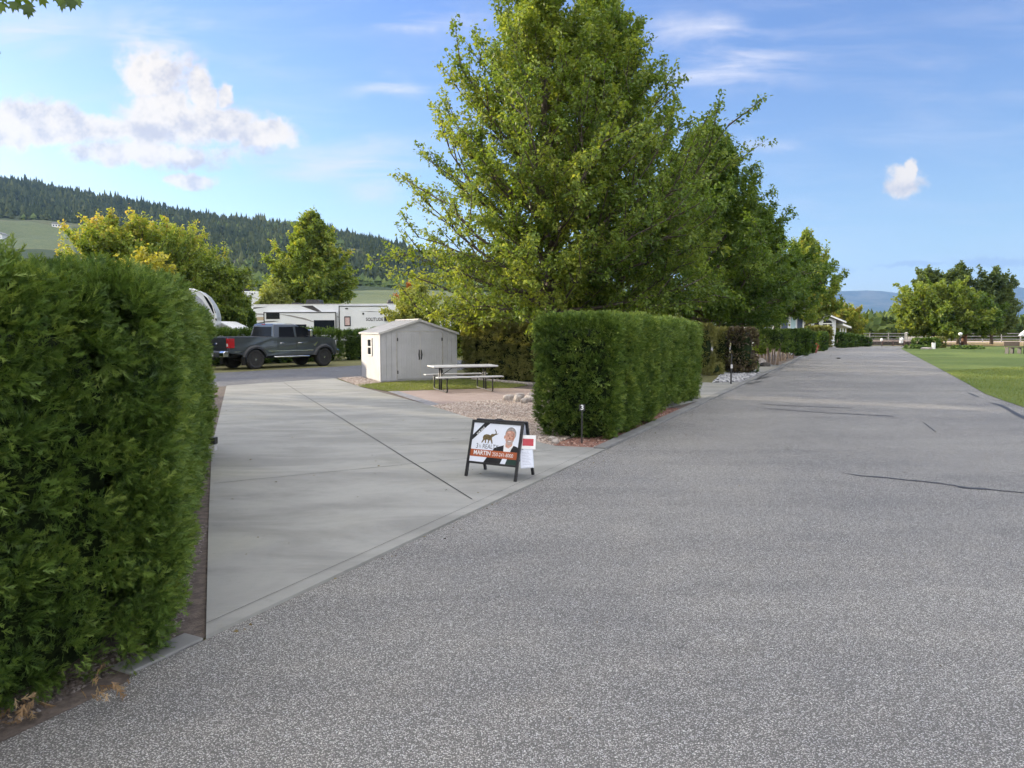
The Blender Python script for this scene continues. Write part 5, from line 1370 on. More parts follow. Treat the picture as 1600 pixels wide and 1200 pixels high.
# ---- number post
def number_post(p, htop, digit, label, s=1.0):
    x, y = G(*p); r0_ = empty('number_post', (x, y, 0.0), math.atan2(RD.y, RD.x) - R(62))
    b = MB(); b.box(-.011, .011, -.006, .006, 0, htop - .05); b.build('stake', M_black, r0_)
    b = MB(); b.box(-.055 * s, .055 * s, -.012, -.0065, htop - .12 * s, htop); pl = b.build('plate', M_black, r0_, bevel=.003)
    if digit:
        put_text(digit, .125 * s, Matrix.Translation((0, -.0135, htop - .06 * s)) @ Matrix.Rotation(R(90), 4, 'X'), M_wtext, pl, 'digit', True)
    else:
        b = MB(); b.box(-.012, .012, -.014, -.0125, htop - .1, htop - .04); b.build('digit', M_wtext, pl)
    tag(r0_, label, 'number post'); return r0_
number_post((909, 694.5), .60, '3', 'thin black stake with white number 3 in front of the square hedge', .82)
xq, yq = G(1142, 600.5)
r0_ = empty('garden_post', (xq, yq, 0), .2)
b = MB(); b.box(-.018, .018, -.018, .018, 0, .95); b.build('stake', M_black, r0_)
b = MB(); b.box(-.035, .035, -.026, -.019, .50, .62); b.build('plate', M_white, r0_)
tag(r0_, 'thin black post with a small white plate in the grey rock bed', 'post')

# ---- little path light by the near hedge
x, y = G(336, 706)
pl_ = empty('path_light', (x - .02, y, .0), 0)
b = MB(); b.box(-.06, .035, -.045, .045, 0, .11); b.build('base', M_white, pl_, bevel=.006)
b = MB(); b.box(-.065, .045, -.05, .05, .11, .205); b.build('cap', M_blackplastic, pl_, bevel=.006)
tag(pl_, 'small black topped white box poking out of the near hedge onto the driveway', 'path light')

# ---- pickup truck
M_paint = pmat('truck_paint', (.085, .095, .105), (.078, .088, .098), 1.5, .28, .55, spec=.6, coat=1.0, rv=.04)
M_flare = pmat('truck_flare_plastic', (.030, .032, .036), (.038, .04, .044), 8, .55)
M_lamp = pmat('tail_lamp_red', (.42, .015, .02), (.32, .01, .015), 12, .15, spec=.7, rv=.04)
M_lampw = pmat('lamp_clear', (.6, .6, .6), (.5, .5, .5), 12, .1, spec=.8, rv=.03)
rr = Vector(G(399, 577)); fr = Vector(G(506, 571.8))
hd_ = (fr - rr).normalized(); lf = Vector((-hd_.y, hd_.x))
tc_ = rr + lf * 0.92
tk = empty('pickup_truck', (tc_.x, tc_.y, 0.004), math.atan2(hd_.y, hd_.x))
tag(tk, 'dark grey crew cab pickup truck parked beside the low hedge', 'pickup truck')
WBL = (fr - rr).length; print('wheelbase', WBL)
WB = WBL; WR = .415
M_tglass = pmat('privacy_glass', (0.006, 0.007, 0.009), (0.009, 0.010, 0.013), 1.5, 0.12, spec=0.12, rv=0.02)
M_dpaint = pmat('dark_tailgate_paint', (.02, .022, .026), (.026, .028, .032), 2, .4, .2)
# lower body side outline with wheel arches (x forward from rear axle, z up)
def arch(cx, r=.50, z0=.62, n=10):
    a0 = math.asin((z0 - .42) / r); return [(cx + r * math.cos(math.pi - a0 - (math.pi - 2 * a0) * i / n), .42 + r * math.sin(math.pi - a0 - (math.pi - 2 * a0) * i / n)) for i in range(n + 1)]
XR, XF = -1.22, WB + .70
def side(zr):
    top = [(XF - .02, .98), (XF - .06, 1.22), (XF - .28, 1.31), (WB - .05, 1.35), (WB - .42, 1.365), (WB - .45, 1.33), (1.02, 1.33), (.98, 1.37), (XR + .02, 1.37)]
    bot = [(XR, .72), (-.62, .62)] + arch(0) + [(.5, .56), (WB - .5, .56)] + arch(WB) + [(WB + .55, .60), (XF, .60), (XF + .02, .80)]
    return bot + top
b = MB(); hw = .98
S_ = side(0); rings = []
for (yy_, ins, zc) in ((-hw + .05, .03, .98), (-hw, 0, 1), (-hw + .005, 0, 1), (-.70, .0, 1), (.70, 0, 1), (hw - .005, 0, 1), (hw, 0, 1), (hw - .05, .03, .98)):
    rings.append([(x_, yy_ , z_) for (x_, z_) in S_])
# tumble the shoulder in slightly near the top
R2 = []
for r_ in rings:
    R2.append([(x_, y_ * (1 - .035 * max(0, (z_ - 1.0) / .3)), z_) for (x_, y_, z_) in r_])
b.loft(R2[1:-1]); bd = b.build('body', M_paint, tk, bevel=.018, seg=2)
# cab greenhouse
def cab_ring(y0, y1, xs): return None
gb = MB()
x0, x1 = .88, WB - .42          # base rear, base front (windscreen foot)
zt = 1.94
base = [(x0 + .02, -.93), (x1, -.91), (x1 + .06, -.6), (x1 + .06, .6), (x1, .91), (x0 + .02, .93)]
topr = [(x0 + .16, -.74), (x1 - 1.0, -.74), (x1 - .94, -.5), (x1 - .94, .5), (x1 - 1.0, .74), (x0 + .16, .74)]
midr = [(x0 + .13, -.775), (x1 - .88, -.775), (x1 - .81, -.53), (x1 - .81, .53), (x1 - .88, .775), (x0 + .13, .775)]
gb.loft([[(p[0], p[1], 1.325) for p in base], [(p[0], p[1], zt - .07) for p in midr], [(p[0], p[1], zt) for p in topr], [(p[0] * .9 + (x0 + x1 - .7) / 2 * .1, p[1] * .75, zt + .025) for p in topr]])
cab_ = gb.build('cab', M_paint, tk, bevel=.03, seg=3)
def on_side(x_, z_, s, off=.004):
    """point on the sloped cab side at x,z"""
    t = (z_ - 1.325) / (zt - .07 - 1.325); y_ = .92 + (.775 - .92) * t
    return (x_, s * (y_ + off), z_)
for s in (-1, 1):
    for k, outl in enumerate(([(1.20, 1.37), (2.00, 1.37), (2.00, 1.82), (1.30, 1.82)], [(2.12, 1.37), (3.16, 1.37), (2.62, 1.81), (2.12, 1.83)])):
        b = MB(); n = len(outl)
        A = [on_side(p[0], p[1], s, .002) for p in outl]; B = [on_side(p[0], p[1], s, .014) for p in outl]
        b.loft([A, B]); b.build('side_window', M_tglass, tk)
    # trim around windows
    b = MB()
    b.tube([on_side(1.14, 1.35, s, .006), on_side(3.30, 1.35, s, .006)], .012, 6); b.build('window_trim', M_black, tk)
    # door seams and handles
    for (xs,) in ((1.10,), (2.07,), (3.28,)):
        b = MB(); b.box(xs - .006, xs + .006, s * (hw - .004), s * (hw + .002), .62, 1.22) if s > 0 else b.box(xs - .006, xs + .006, -hw - .002, -hw + .004, .62, 1.22); b.build('door_seam', M_black, tk)
    for xs in (1.30, 2.25):
        b = MB(); y_ = s * (hw + .025); b.tube([(xs - .11, s * (hw - .01), 1.10), (xs - .09, y_, 1.10), (xs + .09, y_, 1.10), (xs + .11, s * (hw - .01), 1.10)], .020, 8); b.build('door_handle', M_chrome, tk, smooth=True)
    # mirror
    b = MB(); b.tube([(WB - .92, s * .9, 1.38), (WB - .90, s * 1.08, 1.44)], .03, 8); b.build('mirror_arm', M_flare, tk)
    b = MB(); b.box(WB - .97, WB - .83, min(s * 1.05, s * 1.27), max(s * 1.05, s * 1.27), 1.38, 1.70); b.build('mirror', M_chrome, tk, bevel=.04, seg=3)
    # flares
    for cx in (0, WB):
        b = MB(); n = 18; r1, r2 = .475, .61; a0 = R(12)
        ang = [math.pi - a0 - (math.pi - 2 * a0) * i / n for i in range(n + 1)]
        rings = []
        for a in ang:
            c_, s1 = math.cos(a), math.sin(a); yo = s * (hw + .065); yi = s * (hw - .02)
            rings.append([(cx + r1 * c_, yi, .42 + r1 * s1), (cx + r1 * c_, yo, .42 + r1 * s1), (cx + (r1 + .07) * c_, yo, .42 + (r1 + .07) * s1), (cx + r2 * c_, s * (hw - .01), .42 + r2 * s1)])
        b.loft(rings); b.build('wheel_flare', M_flare, tk)
    # running board and belt trim
    b = MB(); b.tube([(.85, s * (hw + .04), .52), (.92, s * (hw + .10), .50), (WB - .92, s * (hw + .10), .50), (WB - .85, s * (hw + .04), .52)], .035, 8); b.build('running_board', M_chrome if s < 0 else M_black, tk, smooth=True)
    b = MB(); b.box(.62, WB - .62, min(s * hw, s * (hw + .012)), max(s * hw, s * (hw + .012)), .745, .775); b.build('side_moulding', M_chrome, tk); b = MB(); b.box(-.98, -.64, min(s * hw, s * (hw + .012)), max(s * hw, s * (hw + .012)), .745, .775); b.build('side_moulding', M_chrome, tk)
    # tail light
    b = MB(); b.box(XR - .025, XR + .26, min(s * .80, s * (hw + .006)), max(s * .80, s * (hw + .006)), .92, 1.32); tl_ = b.build('tail_light', M_lamp, tk, bevel=.02)
    b = MB(); b.box(XR - .03, XR - .02, min(s * .84, s * .94), max(s * .84, s * .94), .99, 1.11); b.build('reverse_lens', M_lampw, tl_)
    # head light
    b = MB(); b.box(XF - .22, XF + .03, min(s * .70, s * (hw - .03)), max(s * .70, s * (hw - .03)), .95, 1.20); b.build('headlight', M_lampw, tk, bevel=.03)
    # fender vent badge
    b = MB(); b.prism([(WB - .62, 1.0), (WB - .40, 1.14), (WB - .34, 1.14), (WB - .52, .93)], 'y', min(s * (hw - .002), s * (hw + .010)), max(s * (hw - .002), s * (hw + .010))); b.build('fender_vent', M_chrome, tk)
# rear window, windscreen
b = MB(); A = [(x0 + .035, -.76, 1.40), (x0 + .035, .76, 1.40), (x0 + .115, .66, 1.82), (x0 + .115, -.66, 1.82)]; b.loft([A, [(p[0] - .014, p[1], p[2]) for p in A]]); b.build('rear_window', M_tglass, tk)
b = MB(); A = [(x1 + .02, -.78, 1.37), (x1 + .05, -.5, 1.37), (x1 + .05, .5, 1.37), (x1 + .02, .78, 1.37), (x1 - .76, .66, 1.82), (x1 - .76, -.66, 1.82)]; b.loft([A, [(p[0] + .02, p[1], p[2] + .014) for p in A]]); b.build('windscreen', M_glass, tk)
b = MB(); b.box(x0 + .14, x0 + .20, -.12, .12, zt - .03, zt + .01); b.build('brake_light', M_lamp, tk)
# bed: tonneau, tailgate
b = MB(); b.box(XR + .06, .93, -.86, .86, 1.355, 1.395); b.build('bed_cover', M_blackplastic, tk, bevel=.01)
b = MB(); b.box(XR - .03, XR + .04, -.80, .80, .80, 1.37); tg = b.build('tailgate', M_dpaint, tk, bevel=.015)
b = MB(); b.box(XR - .042, XR - .031, -.78, .78, .93, .965); b.box(XR - .045, XR - .031, -.72, .72, 1.20, 1.235); b.build('tailgate_trim', M_flare, tg)
b = MB(); b.M = Matrix.Translation((XR - .034, 0, 1.09)); b.lathe([(0.001, -.018), (.10, -.016), (.115, -.008), (.115, 0)], 28, axis='x'); 
for i, v in enumerate(b.v): b.v[i] = (v[0], v[1] * 1.0, 1.09 + (v[2] - 1.09) * .42)
em = b.build('badge', M_chrome, tg, smooth=False)
b = MB(); b.M = Matrix.Translation((XR - .051, 0, 1.09)); b.lathe([(0.001, -.004), (.10, -.003), (.102, 0)], 28, axis='x')
for i, v in enumerate(b.v): b.v[i] = (v[0], v[1], 1.09 + (v[2] - 1.09) * .40)
b.build('badge_face', pmat('badge_blue', (.02, .04, .12), rough=.3), em)
b = MB(); b.prism([(XR - .24, .54), (XR - .02, .54), (XR - .02, .80), (XR - .16, .80), (XR - .24, .74)], 'y', -.96, .96); bp_ = b.build('rear_bumper', M_flare, tk, bevel=.02)
for s in (-1, 1):
    b = MB(); b.prism([(XR - .25, .56), (XR - .03, .56), (XR - .03, .805), (XR - .17, .805), (XR - .25, .74)], 'y', min(s * .62, s * .975), max(s * .62, s * .975)); b.build('bumper_end', M_chrome, bp_, bevel=.02)
b = MB(); b.box(XR - .262, XR - .245, -.16, .16, .57, .71); b.build('licence_plate', M_white, bp_)
b = MB(); b.box(XR - .34, XR - .10, -.05, .05, .42, .50); b.ball((XR - .33, 0, .55), .035, .035, .035, 6); b.build('tow_hitch', M_black, bp_)
b = MB(); b.prism([(XF - .02, .52), (XF + .16, .56), (XF + .18, .74), (XF + .02, .80)], 'y', -.96, .96); b.build('front_bumper', M_chrome, tk, bevel=.02)
b = MB(); b.box(XF - .02, XF + .05, -.68, .68, .84, 1.20); b.build('grille', M_flare, tk, bevel=.01)
b = MB(); b.prism([(-.9, .50), (WB + .5, .50), (WB + .5, .62), (-.9, .62)], 'y', -.45, .45); b.cyl((0, .42), .07, 'y', -.72, .72, 12); b.cyl((WB, .42), .06, 'y', -.72, .72, 12); b.ball((0, .0, .40), .17, .17, .15, 6); b.box(.5, 1.7, .30, .62, .40, .60); b.build('chassis', M_black, tk)
for s in (-1, 1):
    b = MB(); b.box(-.52, -.50, min(s * .72, s * .98), max(s * .72, s * .98), .18, .60); b.build('mud_flap', M_rubber, tk)
M_rim = pmat('black_alloy', (.02, .02, .022), (.035, .035, .038), 8, .35, .4)
def wheel(cx, s):
    r_ = empty('wheel', (cx, s * .86, WR), 0); r_.parent = tk
    b = MB(); w_ = .145
    b.lathe([(.27, -w_ + .02), (.34, -w_), (.385, -w_ + .01), (WR, -w_ + .05), (WR, w_ - .05), (.385, w_ - .01), (.34, w_), (.27, w_ - .02)], 40, axis='y')
    for k in range(36):
        a = k / 36 * 6.2832
        b.M = Matrix.Rotation(a, 4, 'Y'); b.box(-.018, .018, -w_ + .03 + (.02 if k % 2 else 0), w_ - .03 - (0 if k % 2 else .02), WR - .012, WR + .010)
    b.M = Matrix.Identity(4)
    b.build('tyre', M_rubber, r_)
    b = MB(); o_ = s * .135
    b.lathe([(.275, -.12), (.275, .12), (.25, .12), (.245, 0), (.245, -.12)], 32, axis='y')
    yo = -.125 if s < 0 else .06; yi = yo + .065
    b.lathe([(.001, yo + .01), (.06, yo), (.075, yo + .02), (.075, yi), (.001, yi)], 16, axis='y')
    for k in range(8):
        b.M = Matrix.Rotation(k / 8 * 6.2832, 4, 'Y')
        b.prism([(-.030, .055), (.030, .055), (.016, .25), (.055, .27), (-.055, .27), (-.016, .25)], 'y', yo + .012, yi)
    b.M = Matrix.Identity(4); b.build('rim', M_rim, r_, bevel=.004)
    b = MB(); b.cyl((0, 0), .17, 'y', -.01 + s * .02, .01 + s * .02, 24); b.build('brake_disc', M_chrome, r_)
    b = MB(); yy_ = yo - .008 if s < 0 else yi + .008
    b.cyl((0, 0), .045, 'y', min(yy_, yy_ + .01), max(yy_, yy_ + .01), 14); b.build('hub_cap', M_chrome, r_)
for cx in (0, WB):
    for s in (-1, 1): wheel(cx, s)
b = MB(); b.box(-.44, .6, -.80, -.7, .45, .6); b.build('inner_guard', M_black, tk)

# ---- long travel trailer
M_rv = pmat('trailer_gelcoat', (.74, .76, .77), (.68, .70, .72), .6, .3, spec=.5, coat=.2)
M_rvroof = pmat('trailer_roof', (.70, .69, .66), (.6, .59, .56), 2, .6)
M_swoosh = pmat('trailer_graphic_dark', (.05, .045, .045), (.065, .06, .055), 3, .4); M_swooshg = pmat('trailer_graphic_grey', (.30, .29, .28), rough=.4); M_tan = pmat('trailer_graphic_tan', (.50, .40, .26), rough=.4)
LX0, _ = XZ(396, 515, 55.0); LX1, _ = XZ(628, 515, 53.6)
rv = empty('fifth_wheel_trailer', (LX0, 55.0, 0.0), math.atan2(-1.4, LX1 - LX0))
tag(rv, 'long white fifth wheel trailer with dark swooshes behind the pickup truck', 'trailer')
RL = math.hypot(LX1 - LX0, 1.4); RH = XZ(396, 476.5, 55.0)[1]
u = lambda zx: (zx - 485) / 96.0 * (RL / 11.9)
v = lambda zy: RH - (zy - 232) / 96.0
b = MB()
b.prism([(0, .75), (0.12, .62), (8.6, .62), (8.9, 1.35), (RL, 1.35), (RL + .25, 1.9), (RL + .1, RH - .25), (RL - .1, RH), (.1, RH), (0, RH - .1)], 'y', 0, 2.45)
body = b.build('body', M_rv, rv, bevel=.04, seg=3)
b = MB(); b.box(.05, RL - .1, -.02, 2.47, RH + .004, RH + .05); b.build('roof', M_rvroof, rv, bevel=.01)
def slide(zx0, zx1, zy0, zy1, name='slide_out', d=.28, frame=True):
    b = MB(); b.box(u(zx0), u(zx1), -d, -.002, v(zy1), v(zy0)); s_ = b.build(name, M_rv, rv, bevel=.015)
    if frame:
        b = MB(); t = .05
        b.box(u(zx0) - .01, u(zx1) + .01, -d - .03, -d + .01, v(zy0) - t, v(zy0) + .012); b.box(u(zx0) - .012, u(zx0) + t, -d - .031, -d + .01, v(zy1), v(zy0) - t - .001)
        if zx1 < 1400: b.box(u(zx1) - t, u(zx1) + .012, -d - .031, -d + .01, v(zy1), v(zy0) - t - .001)
        b.build('frame', M_black, s_)
    return s_
s1 = slide(583, 1140, 287, 520); s2 = slide(1163, 1530, 242, 520)
def rvwin(par, zx0, zx1, zy0, zy1, d=.28, louv=False, name='window'):
    b = MB(); b.box(u(zx0), u(zx1), -d - .03, -d - .004, v(zy1), v(zy0)); w_ = b.build(name, M_glass, par, bevel=.03 if not louv else .005, seg=3)
    if louv:
        b = MB()
        for k in range(6): z = v(zy1) + (v(zy0) - v(zy1)) * (k + .5) / 6; b.box(u(zx0) + .03, u(zx1) - .03, -d - .038, -d - .0305, z - .008, z + .008)
        b.build('louvre', M_flare, w_)
    return w_
rvwin(s1, 602, 706, 291, 336, louv=True); rvwin(s1, 755, 912, 376, 414); rvwin(s1, 970, 1128, 345, 414)
w_ = rvwin(s2, 1203, 1251, 318, 389)
b = MB(); b.box(u(1210), u(1244), -.318, -.3105, v(382), v(326)); b.build('sticker', pmat('pink_sticker', (.50, .32, .30), (.60, .50, .48), 9, .5), w_)
def swo(pts, mat_, d=.006, par=body):
    b = MB(); b.prism([(u(p[0]), v(p[1])) for p in pts], 'y', -d, -d + .005); b.build('stripe', mat_, par)
swo([(490, 250), (600, 246), (488, 262)], M_swoosh); swo([(860, 240), (950, 238), (1020, 283), (985, 283)], M_swoosh)
swo([(488, 292), (560, 296), (582, 306), (490, 304)], M_swooshg); swo([(490, 322), (575, 320), (575, 345), (490, 347)], M_tan)
swo([(490, 372), (540, 360), (582, 356), (582, 362), (490, 388)], M_swoosh)
swo([(700, 300), (790, 308), (900, 330), (975, 356), (968, 360), (890, 340), (780, 316)], M_swooshg, .288, s1)
swo([(583, 354), (660, 350), (700, 352), (640, 358), (583, 362)], M_swoosh, .288, s1)
swo([(1040, 292), (1120, 312), (1160, 330), (1150, 322), (1110, 302)], M_swoosh, .006)
swo([(1325, 285), (1400, 282), (1500, 287), (1400, 286)], M_swoosh, .288, s2)
swo([(1385, 408), (1520, 402), (1520, 405), (1390, 411)], M_swoosh, .288, s2)
for zx in (1347, 1482):
    b = MB(); b.cyl((u(zx), v(299)), .075, 'y', -.31, -.282, 16); b.build('marker_lamp', M_black, s2)
b = MB(); b.box(u(1212), u(1232), -.31, -.282, v(266), v(258)); b.build('marker_lamp', M_black, s2)
put_text('SOLITUDE', .34, Matrix.Translation((u(1431), -.288, v(341))) @ Matrix.Rotation(R(90), 4, 'X'), M_swoosh, s2, bold=True, sx=.86)
b = MB(); b.box(u(1505), u(1580), -.34, -.29, v(352), v(320)); b.build('vent_cover', M_black, rv)
for (a0, a1, h_) in ((745, 810, .20), (858, 975, .42)):
    b = MB(); b.prism([(u(a0), RH + .052), (u(a1), RH + .052), (u(a1) - .06, RH + h_), (u(a0) + .08, RH + h_)], 'y', .9, 1.7); b.build('air_conditioner', M_blackplastic, rv, bevel=.03)
b = MB(); b.M = Matrix.Translation((u(1515), 1.2, RH + .05)); b.lathe([(.33, 0), (.34, .18), (.24, .33), (.02, .40)], 20); b.build('satellite_dome', M_blackplastic, rv, smooth=True)
b = MB()
for i in range(2): b.cyl((3.9 + i * .95, .40), .40, 'y', .05, .3, 24)
b.build('wheel', M_rubber, rv)

# ---- white trailer rear behind the maple
gz_ = float(hill_z(np.array([-24.0]), np.array([62.0]))[0])
xa, _ = XZ(350, 500, 62); xb, _ = XZ(408, 500, 62)
rv2 = empty('travel_trailer', (xa, 62.0, gz_), 0)
H2 = XZ(380, 455, 62)[1] - gz_
Wv = xb - xa
b = MB(); b.prism([(0, .6), (Wv, .6), (Wv, H2 - .18), (Wv - .25, H2 - .02), (Wv / 2, H2), (.25, H2 - .02), (0, H2 - .18)], 'y', 0, 8); rb_ = b.build('body', M_rv, rv2, bevel=.04, seg=3)
b = MB(); b.box(Wv * .52, Wv * .74, -.03, -.002, H2 - 1.55, H2 - .92); b.build('window', M_glass, rv2, bevel=.02)
b = MB(); b.box(Wv * .80, Wv * .95, -.03, -.002, H2 - 1.6, H2 - 1.0); b.build('ladder_panel', M_swooshg, rv2)
for f in (.40, .72, .78, .85):
    b = MB(); b.cyl((Wv * f, H2 - (.16 if f != .78 else .24)), .05 if f != .78 else .09, 'y', -.03, -.002, 12); b.build('marker_lamp', M_black, rv2)
b = MB(); b.box(Wv * .62, Wv * .86, -.012, -.002, H2 - .55, H2 - .50); b.build('stripe', M_swooshg, rv2)
b = MB(); b.box(Wv * .35, Wv * .62, 1.5, 2.3, H2, H2 + .3); b.tube([(Wv * .38, .6, H2 - .02), (Wv * .38, .6, H2 + .45)], .03, 6); b.build('roof_vent', M_blackplastic, rv2)
tag(rv2, 'white trailer rear with a small dark window seen between the maples', 'trailer')

# ---- white fifth wheel nose above the near hedge
ox, _ = XZ(339, 500, 35)
nz_ = empty('fifth_wheel_camper', (ox, 35.0, 0), R(17)); nz_.scale = (.9, .9, .925)
k40 = 40.0 / FPX
prof = [(-7.0, .7), (-2.6, .7), (-2.3, 1.55), (-.45, 1.62), (-.18, 1.80)] + [(0.0, 2.1), (.03, 2.5), (-.05, 2.9), (-.22, 3.25), (-.45, 3.60), (-.75, 3.85), (-1.1, 3.98), (-7.0, 4.0)]
b = MB(); b.prism(prof, 'y', -.2, 2.2); cb_ = b.build('body', M_rv, nz_, bevel=.05, seg=3)
b = MB(); b.prism([(-1.55, 3.70), (-1.05, 3.72), (-.70, 3.40), (-.40, 2.95), (-.28, 2.62), (-1.55, 2.62)], 'y', -.225, -.205); b.build('side_panel', pmat('grey_front_cap', (.30, .32, .36), (.38, .40, .44), 2, .35), nz_)
b = MB(); b.prism([(-.62, 3.62), (-.36, 3.50), (-.14, 3.10), (-.02, 2.72), (-.16, 2.68), (-.30, 3.0)], 'y', -.228, -.206); b.build('front_window', M_glass, nz_)
b = MB(); b.prism([(-.30, 2.44), (.02, 2.30), (.01, 2.42), (-.2, 2.50)], 'y', -.228, -.206); b.build('cap_stripe', M_swoosh, nz_)
b = MB(); b.prism([(-1.5, 2.3), (-.62, 1.9), (-.2, 1.86), (-.42, 1.66), (-1.5, 1.66)], 'y', -.228, -.206); b.build('lower_panel', M_swooshg, nz_)
b = MB(); b.tube([(-1.2, -.216, 3.93), (-.75, -.216, 3.80), (-.42, -.216, 3.52), (-.18, -.216, 3.12), (-.06, -.216, 2.6), (-.15, -.216, 1.95)], .03, 6); b.build('cap_trim', M_whitepaint, nz_)
b = MB()
for i in range(2): b.cyl((-5.6 + i * .95, .40), .40, 'y', -.1, .15, 24)
b.build('wheel', M_rubber, nz_)
tag(nz_, 'rounded white nose of a fifth wheel camper above the near hedge', 'camper')
# small white gable beside it
gx0, _ = XZ(328, 510, 37.0); gx1, _ = XZ(372, 510, 37.0); 
gs = empty('utility_shed', (gx0, 37.0, 0), 0); gw = gx1 - gx0; e_ = XZ(340, 518.5, 37.0)[1]; pk = XZ(340, 504, 37.0)[1]
b = MB(); b.prism([(0, 0), (gw, 0), (gw, e_), (gw * .34, pk), (gw * .14, pk), (0, e_)], 'y', 0, 2.2); b.build('wall', M_whitepaint, gs)
b = MB(); b.prism([(gw * .34, pk + .004), (gw + .08, e_ - .02), (gw + .08, e_ + .05), (gw * .34, pk + .07)], 'y', -.1, 2.3); b.prism([(-.08, e_ - .02), (gw * .14, pk + .004), (gw * .14, pk + .07), (-.08, e_ + .05)], 'y', -.1, 2.3); b.box(gw * .14, gw * .34, -.1, 2.3, pk + .004, pk + .07); b.build('roof', M_whitepaint, gs)
for f in (.20, .46): 
    b = MB(); b.box(gw * f, gw * f + .09, -.03, -.003, pk - .42, pk - .22); b.build('vent', M_black, gs)
tag(gs, 'small white gable end with two dark vents above the pickup bed', 'shed')

# ---- white caravan glimpsed through the leaves
cx0, _ = XZ(684, 500, 48); cx1, _ = XZ(722, 500, 48)
cv = empty('caravan', (cx0, 48, 0), 0); cw = cx1 - cx0; ch_ = XZ(700, 497, 48)[1]
b = MB(); b.prism([(0, .5), (cw, .5), (cw, ch_ - .2), (cw - .2, ch_), (.3, ch_), (0, ch_ - .35)], 'y', 0, 2.3); b.build('body', M_rv, cv, bevel=.04)
b = MB(); b.box(cw * .55, cw * .72, -.02, -.002, ch_ - .75, ch_ - .4); b.build('window', M_glass, cv)
b = MB(); b.prism([(-.2, ch_ + .02), (cw * .6, ch_ + .02), (cw * .35, ch_ + .32), (0, ch_ + .1)], 'y', .2, 2.1); b.build('roof', M_whitepaint, cv)
tag(cv, 'white caravan partly hidden by leaves between shed and hedge', 'caravan')

# ---- houses down the road
M_siding = pmat('white_siding', (.68, .70, .72), (.62, .64, .66), 1.2, .5); M_cream = pmat('cream_siding', (.66, .60, .50), (.6, .54, .45), 1.2, .6); M_navy = pmat('navy_siding', (.045, .065, .11), (.06, .08, .13), 2, .55)
M_shingle = pmat('grey_shingle', (.26, .26, .27), (.18, .18, .19), 8, .85, bump=.4)
Y1 = 78.0
a0, _ = XZ(1256, 510, Y1); a1, _ = XZ(1326, 510, Y1); pkx, pkz = XZ(1291.7, 492.5, Y1); elx, elz = XZ(1263, 503, Y1); erx, erz = XZ(1314, 503.5, Y1); e2x, e2z = XZ(1325, 511.5, Y1)
hs = empty('gabled_house', (a0, Y1, 0), R(-4)); T_ = lambda x_: x_ - a0
wl, wr = T_(XZ(1268, 500, Y1)[0]), T_(XZ(1305, 500, Y1)[0]); pk_ = T_(pkx)
b = MB(); b.prism([(wl, 0), (wr, 0), (wr, erz + .25), (pk_, pkz - .2), (wl, elz + .25)], 'y', 0, 9); b.build('wall', M_siding, hs)
b = MB(); b.prism([(0.0, 0), (wl + .2, 0), (wl + .2, elz - .15), (0.0, elz - .15)], 'y', .8, 9); b.build('side_wall', M_cream, hs)
b = MB()
b.prism([(T_(elx) - .2, elz - .1), (pk_, pkz - .1), (pk_, pkz + .12), (T_(elx) - .2, elz + .12)], 'y', -.5, 9.4); b.prism([(pk_, pkz - .1), (T_(erx) + .25, erz - .1), (T_(erx) + .25, erz + .12), (pk_, pkz + .12)], 'y', -.5, 9.4)
b.prism([(-.5, elz - .18), (wl + .4, elz - .1), (wl + .4, elz + .45), (-.1, elz + .3)], 'y', .3, 9.2); b.build('roof', M_shingle, hs)
b = MB()
b.prism([(T_(elx) - .2, elz - .1), (pk_, pkz - .1), (pk_, pkz + .06), (T_(elx) - .2, elz + .06)], 'y', -.56, -.505); b.prism([(pk_, pkz - .1), (T_(erx) + .25, erz - .1), (T_(erx) + .25, erz + .06), (pk_, pkz + .06)], 'y', -.56, -.505)
b.prism([(T_(erx) - .1, erz - .35), (T_(e2x), e2z - .1), (T_(e2x), e2z + .08), (T_(erx) - .1, erz - .15)], 'y', -.56, 3); b.build('fascia', M_whitepaint, hs)
ww = MB(); cxw = T_(XZ(1292, 500, Y1)[0])
arc = [(cxw - .48, 1.4), (cxw + .48, 1.4)] + [(cxw + .48 * math.cos(a), 2.45 + .30 * math.sin(a)) for a in [i * math.pi / 8 for i in range(9)]]
ww.prism(arc, 'y', -.03, -.003); ww.build('window', M_glass, hs)
b = MB(); b.box(cxw - .50, cxw + .50, -.045, -.031, 2.30, 2.40); b.box(cxw - .03, cxw + .03, -.045, -.031, 1.4, 2.30); b.build('window_frame', M_whitepaint, hs)
b = MB(); b.box(T_(XZ(1272, 500, Y1)[0]), T_(XZ(1279, 500, Y1)[0]), -.03, -.003, 1.4, 2.6); b.build('window', M_glass, hs)
b = MB()
for px in (1315, 1319, 1323): 
    xx = T_(XZ(px, 500, Y1)[0]); b.box(xx - .06, xx + .06, .5, .62, 0, e2z - .05)
b.build('porch_post', M_whitepaint, hs)
b = MB(); b.box(wr + .02, T_(XZ(1316, 500, Y1)[0]), 2.4, 8, 0, erz - .3); b.build('porch_wall', M_navy, hs)
tag(hs, 'white gabled house with arched window at the far left of the road', 'house')
Y2 = 60.0
q = lambda px: XZ(px, 500, Y2)[0]
nh = empty('park_model_home', (q(1206), Y2, 0), 0); o2 = q(1206); Hn = XZ(1230, 484, Y2)[1]
